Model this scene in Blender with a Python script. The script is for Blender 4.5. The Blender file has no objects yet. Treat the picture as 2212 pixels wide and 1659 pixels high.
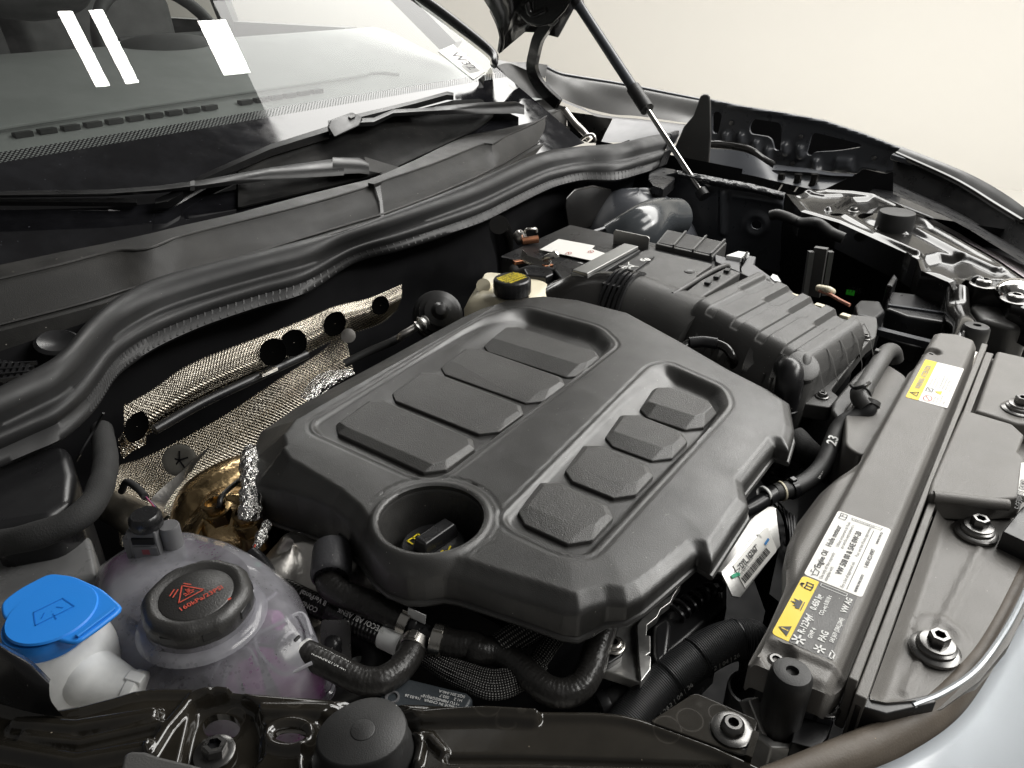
import bpy, bmesh, math, random
import numpy as np
from mathutils import Vector, Matrix

random.seed(7); np.random.seed(7)
R = math.radians
SC = bpy.context.scene
COL = SC.collection

# ------------------------------------------------------------------ camera
CAM_H = 0.40            # metres above the top of the engine cover (z = 0)
PITCH, AZ, FPX = R(28.7), R(35.8), 1630.0     # focal length in pixels of a 2212 px wide frame
FW, FHH = 2212.0, 1659.0
cam = bpy.data.cameras.new('camera')
cam.sensor_width = 36.0
cam.lens = 36.0*FPX/FW
cam.clip_start = 0.02; cam.clip_end = 100
co = bpy.data.objects.new('camera', cam); COL.objects.link(co)
co.location = (0, 0, CAM_H)
co.rotation_euler = (math.pi/2 - PITCH, 0, AZ - math.pi/2)
SC.camera = co

# ------------------------------------------------------------------ world, lamps, exposure
world = bpy.data.worlds.new('World'); SC.world = world; world.use_nodes = True
bg = world.node_tree.nodes['Background']
bg.inputs[0].default_value = (1.0, 0.98, 0.95, 1); bg.inputs[1].default_value = 0.10
SC.view_settings.view_transform = 'Standard'
SC.view_settings.look = 'None'
SC.view_settings.exposure = 0.0
SC.view_settings.gamma = 1.0
SC.view_settings.use_curve_mapping = False

def lamp(name, loc, sx, sy, radiance, col=(1, .985, .95), rot=(0, 0, 0)):
    l = bpy.data.lights.new(name, 'AREA'); l.shape = 'RECTANGLE'
    l.size = sx; l.size_y = sy; l.color = col
    l.energy = radiance*math.pi*sx*sy
    o = bpy.data.objects.new(name, l); COL.objects.link(o)
    o.location = loc; o.rotation_euler = rot
    return o
lamp('ceiling_light_bank', (3.5, 0.7, 2.05), 2.06, 6.0, 8.2)
lamp('ceiling_tube', (1.72, 2.33, 2.0), .06, .32, 60)
lamp('ceiling_tube', (1.85, 2.33, 2.0), .06, .32, 60)
lamp('ceiling_panel', (2.36, 2.28, 1.98), .15, .26, 55)
lamp('front_ceiling_light', (1.9, -1.7, 2.0), 2.6, 1.0, 10.0)
lamp('ceiling_light', (2.1, -0.35, 2.25), 1.4, .8, 8.0)

lamp('wall_fill_light', (4.9, 7.0, 2.2), 1.2, 6.0, 4.5)  # added lamp, only there to brighten the rearward stretch of wall evenly

# ------------------------------------------------------------------ geometry helpers
fh = np.array([math.cos(AZ), math.sin(AZ), 0.]); rt = np.array([math.sin(AZ), -math.cos(AZ), 0.]); uz = np.array([0, 0, 1.])
fwv = fh*math.cos(PITCH) - uz*math.sin(PITCH); cup = fh*math.sin(PITCH) + uz*math.cos(PITCH)
CP = np.array([0, 0, CAM_H])
# survey tables: origin and scale of the enlargements in which points were measured
CR = dict(A=(0,0,860/2162),B=(760,0,860/2162),C=(1300,160,700/2151),D=(1700,200,860/2162),E=(0,560,760/1970),
 G=(0,1100,860/2162),I=(1150,520,600/2164),J=(1650,600,700/2212),K=(660,740,900/2133),L=(1400,860,700/1659),
 M=(1860,820,700/1936),N=(640,1340,700/2074),O=(1200,1380,700/2151),Q=(1760,1320,800/2212),R=(0,1600,1060/2212),
 S=(240,1100,500/2183),T=(1860,1280,400/1843),U=(2260,850,300/1659),F=(0,0,2560/2212),V=(1100,0,700/2212))
def _ray(k, u, v):
    a = CR[k]; x = (a[0]+u*a[2])*FW/2560; y = (a[1]+v*a[2])*FW/2560
    return fwv + rt*((x-FW/2)/FPX) + cup*((FHH/2-y)/FPX)
def pz(k, u, v, z): d = _ray(k, u, v); return CP + d*((z-CAM_H)/d[2])
def pX(k, u, v, X): d = _ray(k, u, v); return CP + d*(X/d[0])
def pY(k, u, v, Y): d = _ray(k, u, v); return CP + d*(Y/d[1])
def kz(k, z, *uv): return [pz(k, uv[i], uv[i+1], z) for i in range(0, len(uv), 2)]
def kX(k, X, *uv): return [pX(k, uv[i], uv[i+1], X) for i in range(0, len(uv), 2)]
def kY(k, Y, *uv): return [pY(k, uv[i], uv[i+1], Y) for i in range(0, len(uv), 2)]
def kzz(k, *uvz): return [pz(k, uvz[i], uvz[i+1], uvz[i+2]) for i in range(0, len(uvz), 3)]
def A_(*p): return np.array(p, float)
def nrm(v): v = np.asarray(v, float); return v/np.linalg.norm(v)

class Fr:   # a local frame
    def __init__(s, o, ex, ey):
        s.o = np.asarray(o, float); s.ex = nrm(ex)
        ey = np.asarray(ey, float); ey = ey - s.ex*(ey@s.ex); s.ey = nrm(ey); s.ez = np.cross(s.ex, s.ey)
    def w(s, x, y, z=0): return s.o + s.ex*x + s.ey*y + s.ez*z
    def l(s, p): d = np.asarray(p)-s.o; return A_(d@s.ex, d@s.ey, d@s.ez)
    def hit(s, k, u, v, z=0):      # where a measured sight line meets this frame's plane
        d = _ray(k, u, v); q = s.o + s.ez*z; t = ((q-CP)@s.ez)/(d@s.ez); return s.l(CP+d*t)
    def pts(s, k, *uv): return [tuple(s.hit(k, uv[i], uv[i+1])[:2]) for i in range(0, len(uv), 2)]
WF = Fr((0, 0, 0), (1, 0, 0), (0, 1, 0))

def crom(P, sub=8, closed=False):
    P = [np.asarray(p, float) for p in P]; n = len(P); out = []
    if n < 3 and not closed:
        return [P[0]+(P[-1]-P[0])*t for t in np.linspace(0, 1, sub+1)]
    rng = range(n if closed else n-1)
    for i in rng:
        if closed: a, b, c, d = P[i-1], P[i], P[(i+1) % n], P[(i+2) % n]
        else:
            b, c = P[i], P[i+1]; a = P[i-1] if i else 2*b-c; d = P[i+2] if i+2 < n else 2*c-b
        for t in np.arange(sub)/sub:
            out.append(.5*((2*b)+(c-a)*t+(2*a-5*b+4*c-d)*t*t+(3*b-a-3*c+d)*t**3))
    if not closed: out.append(P[-1])
    return out

def tube(P, r, n=14, sub=8, cap=True, smooth=True, prof=None, up=None, rfun=None):
    """sweep a circle (or a closed 2-D profile) along a path; returns V, F, UV (u round, v metres)"""
    m = len(P)
    rr = [r]*m if np.isscalar(r) else list(r)
    if smooth:
        Q = crom([np.append(np.asarray(p, float), q) for p, q in zip(P, rr)], sub)
        rad = [q[3] for q in Q]; Q = [q[:3] for q in Q]
    else: Q = [np.asarray(p, float) for p in P]; rad = rr
    T = [nrm(Q[min(i+1, len(Q)-1)]-Q[max(i-1, 0)]) for i in range(len(Q))]
    u = np.asarray(up if up is not None else ((0, 0, 1) if abs(T[0][2]) < .9 else (1, 0, 0)), float)
    V, F, UV = [], [], []; s = 0; S = []
    if prof is None: prof = [(math.cos(2*math.pi*j/n), math.sin(2*math.pi*j/n)) for j in range(n)]
    n = len(prof)
    for i, q in enumerate(Q):
        if i: s += np.linalg.norm(q-Q[i-1])
        S.append(s)
        if up is not None: u = np.asarray(up, float)
        u = u - T[i]*(u@T[i]); u = nrm(u); b = np.cross(T[i], u)
        k = rad[i]*(rfun(s) if rfun else 1)
        for a, c in prof: V.append(q + (b*a + u*c)*k)
    for i in range(len(Q)-1):
        for j in range(n):
            k = (j+1) % n
            F.append((i*n+j, i*n+k, (i+1)*n+k, (i+1)*n+j))
            UV.append(((j/n, S[i]), ((j+1)/n, S[i]), ((j+1)/n, S[i+1]), (j/n, S[i+1])))
    if cap:
        F.append(tuple(reversed(range(n)))); UV.append(tuple((.5, 0) for _ in range(n)))
        F.append(tuple(range((len(Q)-1)*n, len(Q)*n))); UV.append(tuple((.5, s) for _ in range(n)))
    return V, F, UV

def lathe(prof, o=(0, 0, 0), ax=(0, 0, 1), n=28, cap0=True, cap1=True, rf=None):
    o = np.asarray(o, float); ax = nrm(ax); a = nrm(np.cross(ax, (0, 0, 1) if abs(ax[2]) < .9 else (1, 0, 0))); b = np.cross(ax, a)
    V, F = [], []
    for i, (r, h) in enumerate(prof):
        r = max(r, .0003)
        for j in range(n):
            t = 2*math.pi*j/n; k = r*(rf(t, i) if rf else 1)
            V.append(o + ax*h + (a*math.cos(t)+b*math.sin(t))*k)
    for i in range(len(prof)-1):
        for j in range(n):
            k = (j+1) % n; F.append((i*n+j, i*n+k, (i+1)*n+k, (i+1)*n+j))
    if cap0: F.append(tuple(reversed(range(n))))
    if cap1: F.append(tuple(range((len(prof)-1)*n, len(prof)*n)))
    return V, F

def loft(rings, closed=True, cap=True):
    n = len(rings[0]); V = [p for r in rings for p in r]; F = []
    for i in range(len(rings)-1):
        for j in range(n if closed else n-1):
            k = (j+1) % n; F.append((i*n+j, i*n+k, (i+1)*n+k, (i+1)*n+j))
    if cap and closed:
        F.append(tuple(reversed(range(n)))); F.append(tuple(range((len(rings)-1)*n, len(rings)*n)))
    return V, F

def area2(P): return sum(P[i-1][0]*P[i][1]-P[i][0]*P[i-1][1] for i in range(len(P)))/2
def prism(P, z0, z1, fr=WF):
    P = [tuple(p[:2]) for p in P]
    if area2(P) < 0: P = P[::-1]
    return loft([[fr.w(x, y, z0) for x, y in P], [fr.w(x, y, z1) for x, y in P]])
def rpoly(P, r, n=5):
    """polygon with rounded corners"""
    out = []; m = len(P); P = [A_(*p[:2]) for p in P]
    for i in range(m):
        a, b, c = P[i-1], P[i], P[(i+1) % m]
        rr = r[i] if hasattr(r, '__len__') else r
        d1, d2 = a-b, c-b; l1, l2 = np.linalg.norm(d1), np.linalg.norm(d2)
        t = min(rr, l1*.45, l2*.45); p, q = b+d1/l1*t, b+d2/l2*t
        for s in np.linspace(0, 1, n): out.append(tuple((1-s)**2*p+2*s*(1-s)*b+s*s*q))
    return out
def blk(pts, z0):     # solid under a measured top outline (all points share one height)
    return prism([p[:2] for p in pts], z0, pts[0][2])
def boxm(c, s, fr=WF):
    x, y, z = c; a, b, h = s[0]/2, s[1]/2, s[2]/2
    return loft([[fr.w(x+i*a, y+j*b, z+k*h) for i, j in ((-1, -1), (1, -1), (1, 1), (-1, 1))] for k in (-1, 1)])
def beam(p, q, w, h, up=(0, 0, 1)):
    return tube([p, q], 1, smooth=False, prof=[(-w/2, -h/2), (w/2, -h/2), (w/2, h/2), (-w/2, h/2)], up=up)
def join(*ms):
    V, F, UV, has = [], [], [], all(len(m) > 2 for m in ms)
    for m in ms:
        k = len(V); V += list(m[0]); F += [tuple(i+k for i in f) for f in m[1]]
        if has: UV += list(m[2])
    return (V, F, UV) if has else (V, F)

def seg_sd(X, Y, P, closed=True):
    """distance to a polyline, and for closed ones the signed distance (inside > 0), nearest edge and parameter"""
    P = np.asarray([p[:2] for p in P], float); n = len(P)
    best = np.full(X.shape, 1e9); idx = np.zeros(X.shape, int); par = np.zeros(X.shape); ins = np.zeros(X.shape, bool)
    for i in range(n if closed else n-1):
        a, b = P[i], P[(i+1) % n]; d = b-a; L = max(d@d, 1e-12)
        t = np.clip(((X-a[0])*d[0]+(Y-a[1])*d[1])/L, 0, 1)
        q = np.hypot(X-a[0]-t*d[0], Y-a[1]-t*d[1]); m = q < best
        best[m] = q[m]; idx[m] = i; par[m] = t[m]
        if closed and a[1] != b[1]:
            c = ((a[1] > Y) != (b[1] > Y)) & (X < (b[0]-a[0])*(Y-a[1])/(b[1]-a[1])+a[0]); ins ^= c
    return (np.where(ins, best, -best) if closed else best), idx, par
def sst(x): x = np.clip(x, 0, 1); return x*x*(3-2*x)
def bump_poly(P, h, w): return lambda X, Y: h*sst((seg_sd(X, Y, P)[0]+w*.5)/w)
def bump_line(P, r, h, flat=.3): return lambda X, Y: h*sst((r-seg_sd(X, Y, P, False)[0])/(r*(1-flat)))
def bump_disc(x, y, r, h, w): return lambda X, Y: h*sst((r-np.hypot(X-x, Y-y)+w*.5)/w)

def field(outline, hf, res, fr=WF, skirt=None, holes=(), skz=None):
    """a sheet over a 2-D outline whose height is hf(X, Y, sd, idx, par); edges follow the outline; optional turned-down edge"""
    P = np.asarray([p[:2] for p in outline]); lo, hi = P.min(0)-res*1.5, P.max(0)+res*1.5
    nx, ny = int((hi[0]-lo[0])/res)+1, int((hi[1]-lo[1])/res)+1
    gx = lo[0]+np.arange(nx)*res; gy = lo[1]+np.arange(ny)*res; X, Y = np.meshgrid(gx, gy, indexing='ij')
    sd, idx, par = seg_sd(X, Y, outline); s2 = sd.copy()
    for hpoly in holes: s2 = np.minimum(s2, -seg_sd(X, Y, hpoly)[0])
    s2 = np.where(np.abs(s2) < res*.03, res*.03*np.where(s2 < 0, -1, 1), s2)
    V = {}; VL = []; F = []; B = []
    def vid(key, x, y):
        if key not in V: V[key] = len(VL); VL.append((x, y))
        return V[key]
    cand = np.argwhere((s2[:-1, :-1] > 0) | (s2[1:, :-1] > 0) | (s2[:-1, 1:] > 0) | (s2[1:, 1:] > 0))
    for i, j in cand:
        c = ((i, j), (i+1, j), (i+1, j+1), (i, j+1)); d = [s2[q] for q in c]; f = []
        if min(d) > 0: F.append(tuple(vid(q, gx[q[0]], gy[q[1]]) for q in c)); continue
        eb = []
        for a in range(4):
            b = (a+1) % 4
            if d[a] > 0: f.append(vid(c[a], gx[c[a][0]], gy[c[a][1]]))
            if (d[a] > 0) != (d[b] > 0):
                t = d[a]/(d[a]-d[b]); p, q = c[a], c[b]
                key = (min(p, q), max(p, q)); v = vid(key, gx[p[0]]+(gx[q[0]]-gx[p[0]])*t, gy[p[1]]+(gy[q[1]]-gy[p[1]])*t)
                f.append(v); eb.append((v, d[a] > 0))
        if len(f) > 2: F.append(tuple(f))
        if len(eb) == 2: B.append((eb[0][0], eb[1][0]) if eb[0][1] else (eb[1][0], eb[0][0]))
    VA = np.array(VL); sd, idx, par = seg_sd(VA[:, 0], VA[:, 1], outline)
    Z = hf(VA[:, 0], VA[:, 1], sd, idx, par)
    W = [fr.w(x, y, z) for (x, y), z in zip(VL, Z)]
    if skirt:
        low = {}
        for a, b in B:
            for v in (a, b):
                if v not in low:
                    dz = skirt if (skz is None or sd[v] > res*2) else max(.001, Z[v]-skz(idx[v], par[v]))
                    low[v] = len(W); W.append(W[v]-fr.ez*dz)
            F.append((b, a, low[a], low[b]))
    return W, F

def sheet(rows, sub=10, thick=.002):
    """smooth sheet through rows of points; UV in metres"""
    rows = [crom(r, sub) for r in rows]; cols = list(zip(*rows)); cols = [crom(c, 8) for c in cols]
    n = len(cols[0]); V = [p for c in cols for p in c]; F, UV = [], []
    u = [0]; v = [0]
    for i in range(1, len(cols)): u.append(u[-1]+np.linalg.norm(cols[i][n//2]-cols[i-1][n//2]))
    for j in range(1, n): v.append(v[-1]+np.linalg.norm(cols[len(cols)//2][j]-cols[len(cols)//2][j-1]))
    for i in range(len(cols)-1):
        for j in range(n-1):
            F.append((i*n+j, (i+1)*n+j, (i+1)*n+j+1, i*n+j+1)); UV.append(((u[i], v[j]), (u[i+1], v[j]), (u[i+1], v[j+1]), (u[i], v[j+1])))
    return V, F, UV
def dimpled(rows, pitch=.0042, amp=.0022, cell=.0009):
    """sheet resampled finely and embossed with rows of round dimples"""
    rows = [crom(r, 10) for r in rows]; G = np.array([crom(c, 8) for c in zip(*rows)])
    nu, nv = G.shape[:2]
    lu = np.concatenate([[0], np.cumsum(np.linalg.norm(np.diff(G[:, nv//2], axis=0), axis=1))]); lv = np.concatenate([[0], np.cumsum(np.linalg.norm(np.diff(G[nu//2], axis=0), axis=1))])
    U = np.linspace(0, lu[-1], int(lu[-1]/cell)+2); Vv = np.linspace(0, lv[-1], int(lv[-1]/cell)+2)
    iu = np.interp(U, lu, np.arange(nu)); iv = np.interp(Vv, lv, np.arange(nv))
    a0 = np.clip(iu.astype(int), 0, nu-2); b0 = np.clip(iv.astype(int), 0, nv-2); fu = (iu-a0)[:, None, None]; fv = (iv-b0)[None, :, None]
    P = (G[a0][:, b0]*(1-fu)*(1-fv)+G[a0+1][:, b0]*fu*(1-fv)+G[a0][:, b0+1]*(1-fu)*fv+G[a0+1][:, b0+1]*fu*fv)
    n = np.cross(np.gradient(P, axis=0), np.gradient(P, axis=1)); n /= np.linalg.norm(n, axis=2, keepdims=True)+1e-12
    k = 2*math.pi/pitch; d = np.cos(k*U)[:, None]*np.cos(k*Vv)[None, :]
    wob = .0010*np.sin(U*38)[:, None]*np.sin(Vv*55+1)[None, :]
    P = P+n*((amp*np.sign(d)*np.abs(d)**.7+wob)[:, :, None])
    h, w = P.shape[:2]; idx = np.arange(h*w).reshape(h, w)
    F = np.stack([idx[:-1, :-1], idx[1:, :-1], idx[1:, 1:], idx[:-1, 1:]], -1).reshape(-1, 4)
    return P.reshape(-1, 3), [tuple(f) for f in F.tolist()]

# ------------------------------------------------------------------ objects
def mk(name, m, mat, parent=None, smooth=40, bevel=0, seg=2, sub=0, blim=35):
    V, F = m[0], m[1]
    off = np.array(parent['_o']) if parent is not None else None
    V = np.asarray(V, float)
    if parent is None:
        o3 = A_((V[:, 0].min()+V[:, 0].max())/2, (V[:, 1].min()+V[:, 1].max())/2, V[:, 2].min())
    else: o3 = off
    me = bpy.data.meshes.new(name); me.from_pydata((V-o3).tolist(), [], F)
    if len(m) > 2:
        uv = me.uv_layers.new(name='uv'); uv.data.foreach_set('uv', [c for f in m[2] for p in f for c in p])
    me.validate()
    bm = bmesh.new(); bm.from_mesh(me); bmesh.ops.recalc_face_normals(bm, faces=bm.faces); bm.to_mesh(me); bm.free()
    if smooth:
        me.polygons.foreach_set('use_smooth', [True]*len(me.polygons)); me.set_sharp_from_angle(angle=R(smooth))
    me.materials.append(mat)
    o = bpy.data.objects.new(name, me); COL.objects.link(o)
    if parent is not None:
        o.parent = parent; g = parent
        while g is not None and g.parent is not None: g = g.parent
    else: o.location = o3
    o['_o'] = list(o3)
    if bevel:
        b = o.modifiers.new('bevel', 'BEVEL'); b.width = bevel; b.segments = seg; b.limit_method = 'ANGLE'; b.angle_limit = R(blim); b.harden_normals = True
        me.polygons.foreach_set('use_smooth', [True]*len(me.polygons))
    if sub:
        s = o.modifiers.new('sub', 'SUBSURF'); s.levels = s.render_levels = sub
    return o
def thing(name, label, cat, loc, group=None):
    o = bpy.data.objects.new(name, None); COL.objects.link(o); o.empty_display_size = .02
    o.location = loc; o['_o'] = [float(c) for c in loc]; o['label'] = label; o['category'] = cat
    if group: o['group'] = group
    return o
def tag(o, label, cat, group=None):
    o['label'] = label; o['category'] = cat
    if group: o['group'] = group
    return o
def struct(o, kind='structure'): o['kind'] = kind; return o
def text(name, s, fr, x, y, size, mat, parent, lift=.0004, align='LEFT', bold=0, sx=1.0, mirror=False, shear=0):
    cu = bpy.data.curves.new(name, 'FONT'); cu.body = s; cu.size = size; cu.align_x = align; cu.resolution_u = 2; cu.offset = bold; cu.shear = shear
    t = bpy.data.objects.new(name, cu); COL.objects.link(t)
    me = bpy.data.meshes.new_from_object(t); bpy.data.objects.remove(t); bpy.data.curves.remove(cu)
    V = [fr.w(x+v.co.x*sx*(-1 if mirror else 1), y+v.co.y, lift) for v in me.vertices]; F = [tuple(p.vertices) for p in me.polygons]
    bpy.data.meshes.remove(me)
    return mk(name, (V, F), mat, parent, smooth=0)
def decal(name, polys, fr, mat, parent, lift=.0004):
    V, F = [], []
    for P in polys:
        k = len(V); V += [fr.w(x, y, lift) for x, y in P]; F.append(tuple(range(k, k+len(P))))
    return mk(name, (V, F), mat, parent, smooth=0)
def rect(x0, y0, x1, y1): return [(x0, y0), (x1, y0), (x1, y1), (x0, y1)]
def strokes(paths, w):     # a drawn line of width w as flat quads
    out = []
    for P in paths:
        for (x0, y0), (x1, y1) in zip(P[:-1], P[1:]):
            d = A_(x1-x0, y1-y0); L = np.linalg.norm(d)
            if L < 1e-9: continue
            d /= L; nx, ny = -d[1]*w/2, d[0]*w/2; ex, ey = d*w*.35
            out.append([(x0+nx-ex, y0+ny-ey), (x0-nx-ex, y0-ny-ey), (x1-nx+ex, y1-ny+ey), (x1+nx+ex, y1+ny+ey)])
    return out

# ------------------------------------------------------------------ materials
def mat(name, col, rough=.5, metal=0, grain=0, gscale=900, dust=0, dcol=(.55, .53, .5), dscale=260, coat=0, var=.15, vscale=14,
        rvar=.12, spec=.5, ior=1.5, wave=0, wscale=1, aniso=0, weave=None, emit=0, blotch=0):
    m = bpy.data.materials.new(name); m.use_nodes = True; nt = m.node_tree; N = nt.nodes; L = nt.links
    b = N['Principled BSDF']; c = (*col, 1)
    b.inputs['Metallic'].default_value = metal; b.inputs['Roughness'].default_value = rough
    b.inputs['IOR'].default_value = ior; b.inputs['Specular IOR Level'].default_value = spec
    b.inputs['Coat Weight'].default_value = coat; b.inputs['Coat Roughness'].default_value = .06
    if aniso: b.inputs['Anisotropic'].default_value = aniso
    tc = N.new('ShaderNodeTexCoord'); src = tc.outputs['Object']
    nz = N.new('ShaderNodeTexNoise'); nz.inputs['Scale'].default_value = vscale; nz.inputs['Detail'].default_value = 5
    L.new(src, nz.inputs['Vector'])
    mx = N.new('ShaderNodeMix'); mx.data_type = 'RGBA'
    mx.inputs['A'].default_value = tuple(x*(1-var) for x in col)+(1,); mx.inputs['B'].default_value = tuple(min(1, x*(1+var)) for x in col)+(1,)
    L.new(nz.outputs['Fac'], mx.inputs['Factor']); out = mx.outputs['Result']
    rr = N.new('ShaderNodeMapRange'); rr.inputs['From Min'].default_value = .3; rr.inputs['From Max'].default_value = .7
    rr.inputs['To Min'].default_value = max(.02, rough-rvar*.5); rr.inputs['To Max'].default_value = min(1, rough+rvar*.5)
    n2 = N.new('ShaderNodeTexNoise'); n2.inputs['Scale'].default_value = vscale*2.3; n2.inputs['Detail'].default_value = 6
    L.new(src, n2.inputs['Vector']); L.new(n2.outputs['Fac'], rr.inputs['Value']); rout = rr.outputs['Result']
    if dust:      # scattered specks and a faint uneven film
        n3 = N.new('ShaderNodeTexVoronoi'); n3.inputs['Scale'].default_value = dscale; L.new(src, n3.inputs['Vector'])
        wn = N.new('ShaderNodeTexWhiteNoise'); L.new(n3.outputs['Position'], wn.inputs['Vector'])
        g1 = N.new('ShaderNodeMath'); g1.operation = 'LESS_THAN'; g1.inputs[1].default_value = .09
        L.new(n3.outputs['Distance'], g1.inputs[0])
        g2 = N.new('ShaderNodeMath'); g2.operation = 'LESS_THAN'; g2.inputs[1].default_value = .07*dust; L.new(wn.outputs['Value'], g2.inputs[0])
        g3 = N.new('ShaderNodeMath'); g3.operation = 'MULTIPLY'; L.new(g1.outputs[0], g3.inputs[0]); L.new(g2.outputs[0], g3.inputs[1])
        n4 = N.new('ShaderNodeTexNoise'); n4.inputs['Scale'].default_value = 9; n4.inputs['Detail'].default_value = 8; n4.inputs['Roughness'].default_value = .7; L.new(src, n4.inputs['Vector'])
        mr = N.new('ShaderNodeMapRange'); mr.inputs['From Min'].default_value = .45; mr.inputs['From Max'].default_value = .8; mr.inputs['To Max'].default_value = .06*dust
        L.new(n4.outputs['Fac'], mr.inputs['Value'])
        ad = N.new('ShaderNodeMath'); ad.operation = 'ADD'; ad.use_clamp = True; L.new(g3.outputs[0], ad.inputs[0]); L.new(mr.outputs['Result'], ad.inputs[1])
        md = N.new('ShaderNodeMix'); md.data_type = 'RGBA'; md.inputs['B'].default_value = (*dcol, 1); L.new(ad.outputs[0], md.inputs['Factor']); L.new(out, md.inputs['A']); out = md.outputs['Result']
        ar = N.new('ShaderNodeMath'); ar.operation = 'ADD'; ar.use_clamp = True; L.new(rout, ar.inputs[0]); L.new(ad.outputs[0], ar.inputs[1]); rout = ar.outputs[0]
    if blotch:    # dried water marks: thin ring-shaped stains
        v = N.new('ShaderNodeTexVoronoi'); v.inputs['Scale'].default_value = 38; L.new(src, v.inputs['Vector'])
        w2 = N.new('ShaderNodeTexWhiteNoise'); L.new(v.outputs['Position'], w2.inputs['Vector'])
        sb = N.new('ShaderNodeMath'); sb.operation = 'SUBTRACT'; L.new(v.outputs['Distance'], sb.inputs[0])
        ml = N.new('ShaderNodeMath'); ml.operation = 'MULTIPLY'; ml.inputs[1].default_value = .42; L.new(w2.outputs['Value'], ml.inputs[0]); L.new(ml.outputs[0], sb.inputs[1])
        ab = N.new('ShaderNodeMath'); ab.operation = 'ABSOLUTE'; L.new(sb.outputs[0], ab.inputs[0])
        mp = N.new('ShaderNodeMapRange'); mp.inputs['From Min'].default_value = 0; mp.inputs['From Max'].default_value = .035; mp.inputs['To Min'].default_value = blotch; mp.inputs['To Max'].default_value = 0
        L.new(ab.outputs[0], mp.inputs['Value'])
        me2 = N.new('ShaderNodeMix'); me2.data_type = 'RGBA'; me2.inputs['B'].default_value = (.3, .27, .23, 1); L.new(mp.outputs['Result'], me2.inputs['Factor']); L.new(out, me2.inputs['A']); out = me2.outputs['Result']
        a3 = N.new('ShaderNodeMath'); a3.operation = 'ADD'; a3.use_clamp = True; L.new(rout, a3.inputs[0]); L.new(mp.outputs['Result'], a3.inputs[1]); rout = a3.outputs[0]
    h = None
    if weave:     # (per turn, per metre, kind)
        uvn = N.new('ShaderNodeUVMap'); sx = N.new('ShaderNodeSeparateXYZ'); L.new(uvn.outputs['UV'], sx.inputs[0])
        def lin(a, bb):
            p = N.new('ShaderNodeMath'); p.operation = 'MULTIPLY'; p.inputs[1].default_value = a; L.new(sx.outputs[0], p.inputs[0])
            q = N.new('ShaderNodeMath'); q.operation = 'MULTIPLY_ADD'; q.inputs[1].default_value = bb; L.new(sx.outputs[1], q.inputs[0]); L.new(p.outputs[0], q.inputs[2])
            s = N.new('ShaderNodeMath'); s.operation = 'SINE'; L.new(q.outputs[0], s.inputs[0]); return s.outputs[0]
        if weave[2] == 'ring': hh = lin(0, weave[1]*2*math.pi)
        else:
            k = 2*math.pi; s1 = lin(weave[0]*k, weave[1]*k); s2 = lin(-weave[0]*k, weave[1]*k)
            pm = N.new('ShaderNodeMath'); pm.operation = 'MULTIPLY'; L.new(s1, pm.inputs[0]); L.new(s2, pm.inputs[1]); hh = pm.outputs[0]
        bp = N.new('ShaderNodeBump'); bp.inputs['Strength'].default_value = weave[3]; bp.inputs['Distance'].default_value = weave[4]; L.new(hh, bp.inputs['Height']); h = bp.outputs['Normal']
        if len(weave) > 5:
            mw = N.new('ShaderNodeMapRange'); mw.inputs['From Min'].default_value = .35; mw.inputs['From Max'].default_value = .8; L.new(hh, mw.inputs['Value'])
            mz = N.new('ShaderNodeMix'); mz.data_type = 'RGBA'; mz.inputs['B'].default_value = (*weave[5], 1); L.new(mw.outputs['Result'], mz.inputs['Factor']); L.new(out, mz.inputs['A']); out = mz.outputs['Result']
    if grain:
        ng = N.new('ShaderNodeTexNoise'); ng.inputs['Scale'].default_value = gscale; ng.inputs['Detail'].default_value = 2; L.new(src, ng.inputs['Vector'])
        bp = N.new('ShaderNodeBump'); bp.inputs['Strength'].default_value = grain; bp.inputs['Distance'].default_value = .0006; L.new(ng.outputs['Fac'], bp.inputs['Height'])
        if h: L.new(h, bp.inputs['Normal'])
        h = bp.outputs['Normal']
    if wave:
        nw = N.new('ShaderNodeTexNoise'); nw.inputs['Scale'].default_value = wscale; nw.inputs['Detail'].default_value = 3; L.new(src, nw.inputs['Vector'])
        bp = N.new('ShaderNodeBump'); bp.inputs['Strength'].default_value = wave; bp.inputs['Distance'].default_value = .01; L.new(nw.outputs['Fac'], bp.inputs['Height'])
        if h: L.new(h, bp.inputs['Normal'])
        h = bp.outputs['Normal']
    L.new(out, b.inputs['Base Color']); L.new(rout, b.inputs['Roughness'])
    if h: L.new(h, b.inputs['Normal'])
    return m

M_cover = mat('cover_plastic', (.023, .0225, .0215), .38, grain=.4, gscale=1300, dust=.9, rvar=.13, spec=1.0)
M_pad = mat('cover_pad_plastic', (.027, .026, .024), .42, grain=1.0, gscale=1100, dust=.9, rvar=.10, spec=1.0)
M_gray = mat('shroud_plastic', (.155, .148, .138), .44, grain=.5, gscale=1100, dust=.5, rvar=.1)
M_dgray = mat('dark_gray_plastic', (.072, .071, .069), .42, grain=.4, gscale=900, dust=.6)
M_cowl = mat('cowl_plastic', (.017, .0165, .0155), .48, spec=.4, grain=.5, gscale=900, dust=1.3, dcol=(.3, .28, .25), dscale=120)
M_rub = mat('rubber', (.020, .020, .020), .5, grain=.25, gscale=1200, dust=.4)
M_rubs = mat('seal_rubber', (.017, .017, .0175), .5, spec=.4, grain=.2, gscale=1500, dust=.15)
M_tape = mat('cloth_tape', (.018, .018, .018), .8, grain=.8, gscale=700)
M_blk = mat('black_plastic', (.013, .013, .014), .30, grain=.08, gscale=700, dust=.3)
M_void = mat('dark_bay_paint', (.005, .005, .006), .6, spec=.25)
M_gloss = mat('black_lacquer', (.013, .0115, .009), .11, coat=.5, dust=1.1, dcol=(.22, .19, .145), dscale=160, rvar=.05, wave=.03, wscale=24, blotch=.05)
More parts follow.
